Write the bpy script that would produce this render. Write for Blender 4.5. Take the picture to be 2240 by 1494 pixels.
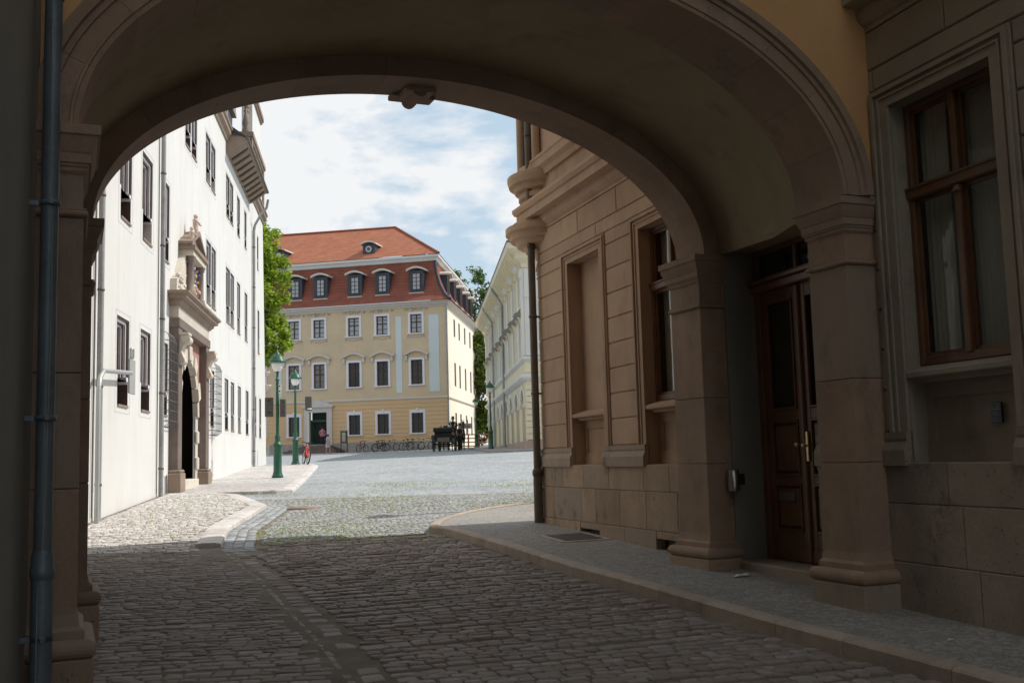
import bpy, bmesh, math, random
from mathutils import Matrix, Vector
random.seed(7)
R = math.radians
EYE = 1.75                       # camera height above the street at its feet
scene = bpy.context.scene
for o in list(bpy.data.objects): bpy.data.objects.remove(o)
COL = scene.collection
# ------------------------------------------------------------------ camera
PITCH, ROLL = R(6.24), R(1.5425)
fw = Vector((0, math.cos(PITCH), math.sin(PITCH)))
up0 = Vector((0, -math.sin(PITCH), math.cos(PITCH))); rt0 = Vector((1, 0, 0))
rt = rt0*math.cos(ROLL) - up0*math.sin(ROLL); up = up0*math.cos(ROLL) + rt0*math.sin(ROLL)
cd = bpy.data.cameras.new('camera'); cam = bpy.data.objects.new('camera', cd); COL.objects.link(cam)
m = Matrix((rt, up, -fw)).transposed().to_4x4(); m.translation = Vector((0, 0, EYE)); cam.matrix_world = m
cd.sensor_width = 36; cd.lens = 36*2330/2240; cd.clip_start = .05; cd.clip_end = 2000
scene.camera = cam
# ------------------------------------------------------------------ sky and sun
SKY_OFF = 5.3
SUN_EL, SUN_AZ = R(48), R(18.6)          # azimuth measured from +X towards +Y
sdir = Vector((math.cos(SUN_AZ)*math.cos(SUN_EL), math.sin(SUN_AZ)*math.cos(SUN_EL), math.sin(SUN_EL)))
W = bpy.data.worlds.new('World'); scene.world = W; W.use_nodes = True
nt = W.node_tree; N = nt.nodes; Lk = nt.links; N.clear()
out = N.new('ShaderNodeOutputWorld'); bg = N.new('ShaderNodeBackground'); bg.inputs[1].default_value = .12
sky = N.new('ShaderNodeTexSky'); sky.sky_type = 'NISHITA'; sky.sun_disc = False
sky.sun_elevation = SUN_EL; sky.sun_rotation = math.pi/2 - SUN_AZ; sky.air_density = 1.0; sky.dust_density = 1.5; sky.ozone_density = 1.5
tc = N.new('ShaderNodeTexCoord'); sx = N.new('ShaderNodeSeparateXYZ'); Lk.new(tc.outputs['Generated'], sx.inputs[0])
def wmath(op, a, b=None):
    n = N.new('ShaderNodeMath'); n.operation = op
    for i, v in enumerate((a, b)):
        if v is None: continue
        if isinstance(v, (int, float)): n.inputs[i].default_value = v
        else: Lk.new(v, n.inputs[i])
    return n.outputs[0]
zc = wmath('ADD', wmath('MAXIMUM', sx.outputs[2], 0), .22)
cx = N.new('ShaderNodeCombineXYZ'); Lk.new(wmath('DIVIDE', sx.outputs[0], zc), cx.inputs[0]); Lk.new(wmath('DIVIDE', sx.outputs[1], zc), cx.inputs[1])
cx.inputs[2].default_value = SKY_OFF
no = N.new('ShaderNodeTexNoise'); no.inputs['Scale'].default_value = 2.7; no.inputs['Detail'].default_value = 9; no.inputs['Roughness'].default_value = .55
no.inputs['Distortion'].default_value = .15
Lk.new(cx.outputs[0], no.inputs['Vector'])
rp = N.new('ShaderNodeValToRGB'); rp.color_ramp.elements[0].position = .455; rp.color_ramp.elements[1].position = .55
Lk.new(no.outputs['Fac'], rp.inputs[0])
bri = N.new('ShaderNodeMixRGB'); bri.blend_type = 'MIX'; bri.inputs[0].default_value = .7; bri.inputs[2].default_value = (5.2, 6.5, 7.5, 1)
Lk.new(sky.outputs[0], bri.inputs[1])
mx = N.new('ShaderNodeMixRGB'); mx.inputs[2].default_value = (7.5, 7.65, 7.8, 1)
Lk.new(rp.outputs[0], mx.inputs[0]); Lk.new(bri.outputs[0], mx.inputs[1])
Lk.new(mx.outputs[0], bg.inputs[0]); Lk.new(bg.outputs[0], out.inputs[0])
sl = bpy.data.lights.new('sun', 'SUN'); sl.energy = 3.7; sl.angle = R(.53); sl.color = (1, .95, .87)
so = bpy.data.objects.new('sun', sl); COL.objects.link(so); so.rotation_euler = (-sdir).to_track_quat('-Z', 'Y').to_euler()
scene.view_settings.view_transform = 'Standard'; scene.view_settings.look = 'None'
scene.view_settings.exposure = 0.0; scene.view_settings.gamma = 1.0; scene.view_settings.use_curve_mapping = False
scene.render.engine = 'CYCLES'
scene.cycles.max_bounces = 10; scene.cycles.diffuse_bounces = 6

# ------------------------------------------------------------------ materials
MATS = {}
def M(name, col, rough=.8, var=.18, scale=1.5, bump=.25, bscale=60, stain=0., stain_col=(.05, .045, .04), metal=0, rand=0., island=0., spec=.3, speck=0., streak=0., tone2=None, crust=0.):
    if name in MATS: return MATS[name]
    m = bpy.data.materials.new(name); m.use_nodes = True
    t = m.node_tree; n = t.nodes; L = t.links
    p = n['Principled BSDF']; p.inputs['Roughness'].default_value = rough; p.inputs['Metallic'].default_value = metal
    p.inputs['Specular IOR Level'].default_value = spec
    g = n.new('ShaderNodeNewGeometry')
    no = n.new('ShaderNodeTexNoise'); no.inputs['Scale'].default_value = scale; no.inputs['Detail'].default_value = 7; no.inputs['Roughness'].default_value = .65
    L.new(g.outputs['Position'], no.inputs['Vector'])
    mr = n.new('ShaderNodeMapRange'); mr.inputs[1].default_value = .3; mr.inputs[2].default_value = .7
    mr.inputs[3].default_value = 1-var; mr.inputs[4].default_value = 1+var*.6
    L.new(no.outputs['Fac'], mr.inputs[0]); val = mr.outputs[0]
    def mul(a, b):
        k = n.new('ShaderNodeMath'); k.operation = 'MULTIPLY'; L.new(a, k.inputs[0]); L.new(b, k.inputs[1]); return k.outputs[0]
    for src, amt in ((('o', rand)), (('i', island))):
        if amt <= 0: continue
        if src == 'o': q = n.new('ShaderNodeObjectInfo'); s = q.outputs['Random']
        else: s = g.outputs['Random Per Island']
        r2 = n.new('ShaderNodeMapRange'); r2.inputs[3].default_value = 1-amt; r2.inputs[4].default_value = 1+amt; L.new(s, r2.inputs[0]); val = mul(val, r2.outputs[0])
    fine = n.new('ShaderNodeTexNoise'); fine.inputs['Scale'].default_value = bscale; fine.inputs['Detail'].default_value = 5; fine.inputs['Roughness'].default_value = .7
    L.new(g.outputs['Position'], fine.inputs['Vector'])
    f2 = n.new('ShaderNodeMapRange'); f2.inputs[1].default_value = .3; f2.inputs[2].default_value = .7; f2.inputs[3].default_value = 1-var*.5; f2.inputs[4].default_value = 1+var*.4
    L.new(fine.outputs['Fac'], f2.inputs[0]); val = mul(val, f2.outputs[0])
    hs = n.new('ShaderNodeVectorMath'); hs.operation = 'SCALE'; hs.inputs[0].default_value = col; L.new(val, hs.inputs['Scale'])
    c = hs.outputs[0]
    if tone2:
        x = n.new('ShaderNodeMixRGB'); x.inputs[2].default_value = (*tone2, 1); L.new(c, x.inputs[1])
        q = n.new('ShaderNodeObjectInfo'); a1 = n.new('ShaderNodeMath'); a1.operation = 'ADD'; L.new(q.outputs['Random'], a1.inputs[0]); L.new(g.outputs['Random Per Island'], a1.inputs[1])
        a2 = n.new('ShaderNodeMath'); a2.operation = 'MULTIPLY'; a2.inputs[1].default_value = 7.31; L.new(a1.outputs[0], a2.inputs[0]); a3 = n.new('ShaderNodeMath'); a3.operation = 'FRACT'; L.new(a2.outputs[0], a3.inputs[0])
        a4 = n.new('ShaderNodeMath'); a4.operation = 'POWER'; a4.inputs[1].default_value = 2.0; L.new(a3.outputs[0], a4.inputs[0]); L.new(a4.outputs[0], x.inputs[0]); c = x.outputs[0]
    for amt, vec, lo, hi, sc_, cc in ((streak, (1, 1, .09), .5, .8, 2.6, (.42, .39, .34)), (crust, (1, 1, .7), .55, .66, 2.1, (.035, .03, .026))):
        if amt <= 0: continue
        s1 = n.new('ShaderNodeTexNoise'); s1.inputs['Scale'].default_value = sc_; s1.inputs['Detail'].default_value = 9; s1.inputs['Roughness'].default_value = .72
        mp = n.new('ShaderNodeVectorMath'); mp.operation = 'MULTIPLY'; mp.inputs[1].default_value = vec; L.new(g.outputs['Position'], mp.inputs[0]); L.new(mp.outputs[0], s1.inputs['Vector'])
        r3 = n.new('ShaderNodeMapRange'); r3.inputs[1].default_value = lo; r3.inputs[2].default_value = hi; r3.inputs[3].default_value = 0; r3.inputs[4].default_value = amt; L.new(s1.outputs['Fac'], r3.inputs[0])
        x = n.new('ShaderNodeMixRGB'); x.inputs[2].default_value = (*cc, 1); L.new(r3.outputs[0], x.inputs[0]); L.new(c, x.inputs[1]); c = x.outputs[0]
    if stain > 0:
        s1 = n.new('ShaderNodeTexNoise'); s1.inputs['Scale'].default_value = .9; s1.inputs['Detail'].default_value = 8; s1.inputs['Roughness'].default_value = .7
        mp = n.new('ShaderNodeVectorMath'); mp.operation = 'MULTIPLY'; mp.inputs[1].default_value = (1.6, 1.6, .55); L.new(g.outputs['Position'], mp.inputs[0]); L.new(mp.outputs[0], s1.inputs['Vector'])
        r3 = n.new('ShaderNodeMapRange'); r3.inputs[1].default_value = .52; r3.inputs[2].default_value = .75; r3.inputs[3].default_value = 0; r3.inputs[4].default_value = stain
        L.new(s1.outputs['Fac'], r3.inputs[0])
        x = n.new('ShaderNodeMixRGB'); x.inputs[2].default_value = (*stain_col, 1); L.new(r3.outputs[0], x.inputs[0]); L.new(c, x.inputs[1]); c = x.outputs[0]
    if speck > 0:
        s1 = n.new('ShaderNodeTexNoise'); s1.inputs['Scale'].default_value = 26; s1.inputs['Detail'].default_value = 3
        L.new(g.outputs['Position'], s1.inputs['Vector'])
        r3 = n.new('ShaderNodeMapRange'); r3.inputs[1].default_value = .66; r3.inputs[2].default_value = .72; r3.inputs[3].default_value = 0; r3.inputs[4].default_value = speck
        L.new(s1.outputs['Fac'], r3.inputs[0])
        x = n.new('ShaderNodeMixRGB'); x.inputs[2].default_value = (col[0]*.25, col[1]*.22, col[2]*.2, 1); L.new(r3.outputs[0], x.inputs[0]); L.new(c, x.inputs[1]); c = x.outputs[0]
    L.new(c, p.inputs['Base Color'])
    if bump > 0:
        b = n.new('ShaderNodeBump'); b.inputs['Strength'].default_value = bump; b.inputs['Distance'].default_value = .01
        L.new(fine.outputs['Fac'], b.inputs['Height']); L.new(b.outputs[0], p.inputs['Normal'])
    MATS[name] = m; return m
def glass(name, tint=(.02, .022, .02), rough=.04):
    if name in MATS: return MATS[name]
    m = bpy.data.materials.new(name); m.use_nodes = True; t = m.node_tree; n = t.nodes; L = t.links
    p = n['Principled BSDF']; p.inputs['Base Color'].default_value = (*tint, 1); p.inputs['Roughness'].default_value = rough; p.inputs['Specular IOR Level'].default_value = .5
    no = n.new('ShaderNodeTexNoise'); no.inputs['Scale'].default_value = 2.2; g = n.new('ShaderNodeNewGeometry'); L.new(g.outputs['Position'], no.inputs['Vector'])
    b = n.new('ShaderNodeBump'); b.inputs['Strength'].default_value = .06; b.inputs['Distance'].default_value = .05; L.new(no.outputs[0], b.inputs['Height']); L.new(b.outputs[0], p.inputs['Normal'])
    MATS[name] = m; return m
def clear_glass(name):
    if name in MATS: return MATS[name]
    m = bpy.data.materials.new(name); m.use_nodes = True; t = m.node_tree; n = t.nodes; L = t.links; n.remove(n['Principled BSDF'])
    tr = n.new('ShaderNodeBsdfTransparent'); tr.inputs[0].default_value = (.8, .84, .82, 1)
    gl = n.new('ShaderNodeBsdfGlossy'); gl.inputs['Roughness'].default_value = .02
    lw = n.new('ShaderNodeLayerWeight'); lw.inputs[0].default_value = .5; mx = n.new('ShaderNodeMixShader')
    pw = n.new('ShaderNodeMath'); pw.operation = 'POWER'; pw.inputs[1].default_value = 4; L.new(lw.outputs['Facing'], pw.inputs[0])
    fr = n.new('ShaderNodeMath'); fr.operation = 'MULTIPLY_ADD'; fr.inputs[1].default_value = .9; fr.inputs[2].default_value = .08; L.new(pw.outputs[0], fr.inputs[0])
    no = n.new('ShaderNodeTexNoise'); no.inputs['Scale'].default_value = 1.6; g = n.new('ShaderNodeNewGeometry'); L.new(g.outputs['Position'], no.inputs['Vector'])
    b = n.new('ShaderNodeBump'); b.inputs['Strength'].default_value = .05; b.inputs['Distance'].default_value = .05; L.new(no.outputs[0], b.inputs['Height']); L.new(b.outputs[0], gl.inputs['Normal'])
    L.new(fr.outputs[0], mx.inputs[0]); L.new(tr.outputs[0], mx.inputs[1]); L.new(gl.outputs[0], mx.inputs[2]); L.new(mx.outputs[0], n['Material Output'].inputs[0])
    MATS[name] = m; return m
white_wall = M('white_plaster', (.70, .695, .675), .9, .05, .6, .12, 90, stain=.16, stain_col=(.5, .45, .4), streak=.35)
grey_line = M('grey_surround', (.58, .59, .6), .9, .06, 2, .1)
stone_brown = M('brown_sandstone', (.29, .225, .175), .85, .18, 2, .3, 50, stain=.25, rand=.05)
stone_cream = M('cream_sandstone', (.62, .56, .48), .85, .15, 2, .3, 50, rand=.05)
moulding_white = M('white_jamb', (.74, .74, .78), .8, .05, 2, .1)
dark_glass = glass('dark_glass', (.028, .02, .016), .35); dark_glass.node_tree.nodes['Principled BSDF'].inputs['Specular IOR Level'].default_value = .15
ring_stone = M('arch_sandstone', (.39, .265, .185), .85, .24, 1.2, .5, 45, stain=.55, stain_col=(.15, .11, .085), rand=.07, crust=.25, tone2=(.34, .255, .19))
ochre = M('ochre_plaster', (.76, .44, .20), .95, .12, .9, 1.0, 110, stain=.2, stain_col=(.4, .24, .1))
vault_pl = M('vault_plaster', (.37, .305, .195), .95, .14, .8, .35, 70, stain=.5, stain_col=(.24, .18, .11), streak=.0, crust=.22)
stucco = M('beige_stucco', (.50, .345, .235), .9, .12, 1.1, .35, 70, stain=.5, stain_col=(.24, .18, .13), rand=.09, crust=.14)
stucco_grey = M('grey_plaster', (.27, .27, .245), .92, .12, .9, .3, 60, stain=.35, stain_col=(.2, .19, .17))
stucco_near = M('shaded_stucco', (.37, .315, .245), .9, .14, 1.1, .4, 70, stain=.55, stain_col=(.2, .17, .13), rand=.1, crust=.2)  # same stucco, darker and greyer: the near bay's shade is in the colour
plinth_near = M('shaded_plinth', (.34, .285, .22), .88, .22, 1.6, .5, 40, stain=.5, stain_col=(.15, .12, .095), rand=.14, speck=.8, crust=.5)  # plinth stone toned down the same way, shade painted into the near bay
plinth_st = M('plinth_stone', (.42, .30, .21), .88, .22, 1.6, .5, 40, stain=.5, stain_col=(.17, .125, .095), rand=.16, speck=.8, crust=.55, tone2=(.36, .29, .23))
pipe_zinc = M('zinc_pipe', (.17, .21, .23), .5, .25, 2.5, .15, 30, metal=.35, spec=.4, stain=.3, stain_col=(.26, .29, .3))
pipe_brown = M('brown_pipe', (.16, .135, .11), .55, .2, 3, .15, 30, metal=.3)
wood = M('brown_wood', (.19, .095, .05), .45, .3, 3, .2, 80, spec=.4)
wood_dark = M('door_wood', (.20, .095, .05), .4, .3, 3, .15, 80, spec=.5)
black_int = M('dark_interior', (.02, .02, .018), .9, .1, 2, 0)
curtain_m = M('curtain_cloth', (.62, .58, .5), .9, .1, 3, .1)
steel = M('brushed_steel', (.55, .55, .54), .3, .1, 8, .05, metal=1.0)
brass = M('brass', (.7, .58, .33), .3, .1, 8, .05, metal=1.0)
iron = M('wrought_iron', (.035, .035, .04), .5, .2, 6, .1, metal=.5)
green_iron = M('green_paint', (.018, .10, .055), .38, .18, 5, .1, 40, spec=.5)
milk_glass = M('milk_glass', (.82, .82, .80), .25, .05, 3, 0, spec=.5)
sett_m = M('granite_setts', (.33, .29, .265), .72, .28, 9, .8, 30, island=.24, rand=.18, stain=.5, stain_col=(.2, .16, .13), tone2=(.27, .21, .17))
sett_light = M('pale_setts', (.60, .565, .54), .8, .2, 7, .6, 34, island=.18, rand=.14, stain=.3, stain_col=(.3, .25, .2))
kerb_m = M('kerb_granite', (.46, .38, .31), .8, .2, 4, .5, 50, rand=.08, stain=.3, stain_col=(.2, .15, .11))
dirt = M('joint_dirt', (.23, .195, .16), .98, .3, 3, .6, 60, stain=.45, stain_col=(.10, .115, .05))

# ------------------------------------------------------------------ mesh helpers
class MB:
    def __init__(s): s.v = []; s.f = []; s.sm = []
    def add(s, vs, fs, smooth=False):
        k = len(s.v); s.v += [tuple(q) for q in vs]; s.f += [tuple(i+k for i in f) for f in fs]; s.sm += [smooth]*len(fs); return s
    def quad(s, a, b, c, d): return s.add([a, b, c, d], [(0, 1, 2, 3)])
    def box(s, x0, x1, y0, y1, z0, z1):
        return s.add([(x0,y0,z0),(x1,y0,z0),(x1,y1,z0),(x0,y1,z0),(x0,y0,z1),(x1,y0,z1),(x1,y1,z1),(x0,y1,z1)],
                     [(0,3,2,1),(4,5,6,7),(0,1,5,4),(1,2,6,5),(2,3,7,6),(3,0,4,7)])
    def rbox(s, x0, x1, y0, y1, z0, z1, c=.01):   # chamfered box
        bm = bmesh.new(); bmesh.ops.create_cube(bm, size=1)
        for v in bm.verts: v.co = Vector(((x0+x1)/2+v.co.x*(x1-x0), (y0+y1)/2+v.co.y*(y1-y0), (z0+z1)/2+v.co.z*(z1-z0)))
        bmesh.ops.bevel(bm, geom=bm.edges[:], offset=c, segments=1, affect='EDGES', clamp_overlap=True)
        bm.verts.index_update(); s.add([v.co for v in bm.verts], [[v.index for v in f.verts] for f in bm.faces]); bm.free(); return s
    def tube(s, pts, r, n=8, caps=True):
        pts = [Vector(p) for p in pts]; rs = r if isinstance(r, (list, tuple)) else [r]*len(pts); V = []; F = []
        prev = None
        for i, p in enumerate(pts):
            d = (pts[min(i+1, len(pts)-1)]-pts[max(i-1, 0)]).normalized()
            if prev is None: u = d.orthogonal().normalized()
            else: u = (prev-d*prev.dot(d)).normalized()
            prev = u; w = d.cross(u)
            for k in range(n): a = 2*math.pi*k/n; V.append(p+(u*math.cos(a)+w*math.sin(a))*rs[i])
        for i in range(len(pts)-1):
            for k in range(n): F.append((i*n+k, i*n+(k+1)%n, (i+1)*n+(k+1)%n, (i+1)*n+k))
        s.add(V, F, True)
        if caps: s.add(V[:n], [tuple(range(n))[::-1]]); s.add(V[-n:], [tuple(range(n))])
        return s
    def lathe(s, prof, c=(0,0,0), n=16, a0=0, a1=2*math.pi, smooth=True):
        full = abs(a1-a0) > 6.28; m_ = n if full else n+1; V = []; F = []
        for r, z in prof:
            for k in range(m_): a = a0+(a1-a0)*k/n; V.append((c[0]+r*math.cos(a), c[1]+r*math.sin(a), c[2]+z))
        for i in range(len(prof)-1):
            for k in range(n): k2 = (k+1)%m_ if full else k+1; F.append((i*m_+k, i*m_+k2, (i+1)*m_+k2, (i+1)*m_+k))
        return s.add(V, F, smooth)
    def prism(s, poly, axis, a0, a1):    # poly 2D extruded along axis 0/1/2
        def P(q, t): l = [q[0], q[1]]; l.insert(axis, t); return tuple(l)
        n = len(poly); return s.add([P(q, a0) for q in poly]+[P(q, a1) for q in poly], [tuple(range(n))[::-1], tuple(range(n, 2*n))]+[(i, (i+1)%n, n+(i+1)%n, n+i) for i in range(n)])
    def ball(s, c, r, n=10, sc=(1,1,1)):
        V = []; F = []; h = n//2
        for i in range(h+1):
            t = math.pi*i/h
            for k in range(n): a = 2*math.pi*k/n; V.append((c[0]+r*sc[0]*math.sin(t)*math.cos(a), c[1]+r*sc[1]*math.sin(t)*math.sin(a), c[2]+r*sc[2]*math.cos(t)))
        for i in range(h):
            for k in range(n): F.append((i*n+k, (i+1)*n+k, (i+1)*n+(k+1)%n, i*n+(k+1)%n))
        return s.add(V, F, True)
    def mesh(s, name, mat):
        me = bpy.data.meshes.new(name); me.from_pydata(s.v, [], s.f); me.polygons.foreach_set('use_smooth', s.sm); me.materials.append(mat)
        bm = bmesh.new(); bm.from_mesh(me); bmesh.ops.recalc_face_normals(bm, faces=bm.faces[:]); bm.to_mesh(me); bm.free(); me.update(); return me
    def build(s, name, mat, parent=None, loc=(0,0,0), kind=None):
        return put(name, s.mesh(name, mat), parent, loc, kind)
def put(name, me, parent=None, loc=(0,0,0), kind=None):
    o = bpy.data.objects.new(name, me); COL.objects.link(o)
    if parent is not None: o.parent = parent
    o.location = loc
    if kind: o['kind'] = kind
    return o
def tag(o, label, cat, group=None):
    o['label'] = label; o['category'] = cat
    if group: o['group'] = group
    return o
class Frame:
    """local frame whose origin is the eye point, turned by rotz; z is height relative to the eye"""
    def __init__(s, rotz): s.r = R(rotz)
    def w(s, x, y, z=0): c, q = math.cos(s.r), math.sin(s.r); return Vector((x*c-y*q, x*q+y*c, z+EYE))
class Thing:
    """top-level Empty at (x,y,z) of a frame; parts are given in frame coordinates"""
    def __init__(s, name, label, cat, fr, base, group=None, kind=None):
        s.o = bpy.data.objects.new(name, None); COL.objects.link(s.o); s.o.empty_display_size = .2
        s.o.location = fr.w(*base); s.o.rotation_euler = (0, 0, fr.r); s.b = Vector(base); tag(s.o, label, cat, group)
    def part(s, name, mb, mat, parent=None, kind=None, label=None):
        if parent is None: o = mb.build(name, mat, s.o, -s.b, kind)
        else: o = mb.build(name, mat, parent, (0,0,0), kind)
        if label: o['label'] = label
        return o
    def piece(s, name, me, pos, rot=None, scale=None, parent=None):   # shared mesh placed at frame position
        o = bpy.data.objects.new(name, me); COL.objects.link(o)
        if parent is None: o.parent = s.o; o.location = Vector(pos)-s.b
        else: o.parent = parent; o.location = pos
        if rot: o.rotation_euler = rot
        if scale: o.scale = scale
        return o
def wall_x(mb, x, y0, y1, z0, z1, holes, depth, flip=1, y1top=None):
    """wall in plane x, opening reveals go to x+depth; holes (y0,y1,z0,z1)"""
    ys = sorted(set([y0, y1]+[h[0] for h in holes]+[h[1] for h in holes])); zs = sorted(set([z0, z1]+[h[2] for h in holes]+[h[3] for h in holes]))
    ys = [q for q in ys if y0 <= q <= y1]; zs = [q for q in zs if z0 <= q <= z1]
    for i in range(len(ys)-1):
        for j in range(len(zs)-1):
            cy, cz = (ys[i]+ys[i+1])/2, (zs[j]+zs[j+1])/2
            if any(h[0] < cy < h[1] and h[2] < cz < h[3] for h in holes): continue
            mb.quad((x, ys[i], zs[j]), (x, ys[i+1], zs[j]), (x, ys[i+1], zs[j+1]), (x, ys[i], zs[j+1]))
    for h in holes:
        d = h[4] if len(h) > 4 else depth; a, b, c, e = h[:4]
        mb.quad((x,a,c),(x+d,a,c),(x+d,a,e),(x,a,e)); mb.quad((x,b,c),(x,b,e),(x+d,b,e),(x+d,b,c))
        mb.quad((x,a,e),(x+d,a,e),(x+d,b,e),(x,b,e)); mb.quad((x,a,c),(x,b,c),(x+d,b,c),(x+d,a,c))
    return mb
# ------------------------------------------------------------------ terrain height
PY = [-20,0,9,16.5,20.6,27,39,49,56,63,80,96,130,400]; PZ = [-2.3,-1.75,-1.5,-1.23,-1.08,-.8,-.5,-.17,0,.18,.5,.78,1.2,3]
def interp(x, xs, ys):
    if x <= xs[0]: return ys[0]
    for i in range(len(xs)-1):
        if x <= xs[i+1]: t = (x-xs[i])/(xs[i+1]-xs[i]); return ys[i]+t*(ys[i+1]-ys[i])
    return ys[-1]
def sm(a, b, x): t = min(1, max(0, (x-a)/(b-a))); return t*t*(3-2*t)
def H(x, y): return interp(y, PY, PZ)+.02*min(26, max(0, x+13))*sm(35, 60, y)     # street surface, relative to the eye
FP = Frame(18.626); FA = Frame(22.6); FW = Frame(7.8535); FB = Frame(-13.51); FO = Frame(5.0); F0 = Frame(0)
def toP(x, y): c, s = math.cos(FP.r), math.sin(FP.r); return (x*c+y*s, -x*s+y*c)     # world -> passage (b, a)
def fromP(b, a): q = FP.w(b, a); return q.x, q.y
# ------------------------------------------------------------------ ground sheets
def struct(name, mb, mat, label=None):
    o = mb.build(name, mat); o['kind'] = 'structure'
    if label: o['label'] = label
    return o
def far_setts(name, col, sc):
    m = M(name, col, .75, .16, .5, .4, 30); t = m.node_tree; n = t.nodes; L = t.links; p = n['Principled BSDF']
    g = [q for q in n if q.type == 'NEW_GEOMETRY'][0]
    v = n.new('ShaderNodeTexVoronoi'); v.feature = 'DISTANCE_TO_EDGE'; v.inputs['Scale'].default_value = sc
    v2 = n.new('ShaderNodeTexVoronoi'); v2.inputs['Scale'].default_value = sc
    L.new(g.outputs['Position'], v.inputs['Vector']); L.new(g.outputs['Position'], v2.inputs['Vector'])
    r = n.new('ShaderNodeMapRange'); r.inputs[1].default_value = .02; r.inputs[2].default_value = .12; r.inputs[3].default_value = .66; r.inputs[4].default_value = 1; L.new(v.outputs['Distance'], r.inputs[0])
    sp = n.new('ShaderNodeSeparateColor'); L.new(v2.outputs['Color'], sp.inputs[0])
    r2 = n.new('ShaderNodeMapRange'); r2.inputs[3].default_value = .8; r2.inputs[4].default_value = 1.15; L.new(sp.outputs[0], r2.inputs[0])
    k = n.new('ShaderNodeMath'); k.operation = 'MULTIPLY'; L.new(r.outputs[0], k.inputs[0]); L.new(r2.outputs[0], k.inputs[1])
    src = p.inputs['Base Color'].links[0].from_socket
    s = n.new('ShaderNodeVectorMath'); s.operation = 'SCALE'; L.new(src, s.inputs[0]); L.new(k.outputs[0], s.inputs['Scale']); L.new(s.outputs[0], p.inputs['Base Color'])
    b = [q for q in n if q.type == 'BUMP'][0]
    b2 = n.new('ShaderNodeBump'); b2.inputs['Strength'].default_value = .6; b2.inputs['Distance'].default_value = .02; L.new(v.outputs['Distance'], b2.inputs['Height']); L.new(b.outputs[0], b2.inputs['Normal']); L.new(b2.outputs[0], p.inputs['Normal'])
    return m
road_far = far_setts('far_road_setts', (.40, .42, .44), 7)
pave_far = far_setts('far_pale_paving', (.62, .585, .56), 7)
mosaic = far_setts('mosaic_paving', (.36, .34, .315), 19)
mb = MB()
ys = [-14+i*1.0 for i in range(50)]+[36+2*i for i in range(50)]+[140,180,260,400]; xs = [-160,-80,-40,-26,-20]+[-17+1.5*i for i in range(23)]+[22,30,45,80,160]
for y in ys:
    for x in xs: mb.v.append((x, y, H(x, y)+EYE-(.004 if y < 26 else -.006)))
nx = len(xs)
roadf = []
for j in range(len(ys)-1):
    for i in range(nx-1): roadf.append((j*nx+i, j*nx+i+1, (j+1)*nx+i+1, (j+1)*nx+i))
mb.f = roadf; mb.sm = [True]*len(roadf)
road = struct('road', mb, dirt, 'cobbled street rising gently through the archway')
road.data.materials.append(road_far)
for p in road.data.polygons:
    if p.center.y > 25.9: p.material_index = 1
# boundaries (world coordinates)
GUT_A = [-12,0,7.7,9.33,11.08,13.37,14.8,16.86]; GUT_B = [1.45,1.4,1.303,1.309,1.245,1.17,1.061,.945]
KB_A = [-12,6.03,7.78,10.16,11.6,14.5,16.2,17.6]; KB_B = [5.3,4.956,4.839,4.733,4.63,4.58,4.50,4.47]
KL = [(-10,2.6),(0,1.37),(7.7,-1.22),(9.26,-1.74),(10.9,-2.36),(13.04,-3.16),(14.36,-3.72),(16.28,-4.49),(19.08,-5.1),(22.02,-5.36),(23.64,-5.5),(24.7,-5.95),(27.0,-6.95),(28.7,-8.3)]
def xkL(y): return interp(y, [k[0] for k in KL], [k[1] for k in KL])
def xw_white(y): return (-5.25-.13664*y)/.99062-.02
def xl(y):
    if y < 11: return fromP(-.9, (y+.3)/.9476)[0]
    return xw_white(y)
def hL(x, y): return H(x, y)+.075*sm(15, 18.5, y)
mb = MB(); rows = [-10+.5*i for i in range(78)]; nc = 7
for y in rows:
    a, b = xl(y), xkL(y)
    for k in range(nc): x = a+(b-a)*k/(nc-1); mb.v.append((x, y, hL(x, y)+EYE+.004))
    mb.v.append((b+.001, y, H(b, y)+EYE-.1))
for j in range(len(rows)-1):
    for k in range(nc): mb.f.append((j*(nc+1)+k, j*(nc+1)+k+1, (j+1)*(nc+1)+k+1, (j+1)*(nc+1)+k))
mb.sm = [False]*len(mb.f)
paveL = struct('left_pavement', mb, dirt, 'pale cobbled forecourt along the white building')
KL2 = [(28.2,-6.3),(28.6,-5.95),(34.7,-6.85),(47.6,-8.77),(49.5,-9.3),(50.2,-10.5)]
def xk2(y): return interp(y, [k[0] for k in KL2], [k[1] for k in KL2])
mb = MB(); rows = [28.2,28.4,28.8]+[29.3+.7*i for i in range(30)]+[50.2]
for y in rows:
    a, b = xw_white(y), xk2(y)
    for k in range(nc): x = a+(b-a)*k/(nc-1); mb.v.append((x, y, H(x, y)+.085+EYE))
    mb.v.append((b+.001, y, H(b, y)+EYE-.1))
for j in range(len(rows)-1):
    for k in range(nc): mb.f.append((j*(nc+1)+k, j*(nc+1)+k+1, (j+1)*(nc+1)+k+1, (j+1)*(nc+1)+k))
mb.add([mb.v[k] for k in range(nc)]+[(v[0], v[1], v[2]-.2) for v in mb.v[:nc]], [(k, k+1, nc+k+1, nc+k) for k in range(nc-1)])
mb.sm = [False]*len(mb.f)
paveL2 = struct('lamp_pavement', mb, pave_far, 'pale raised pavement carrying the green lamps')
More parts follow.
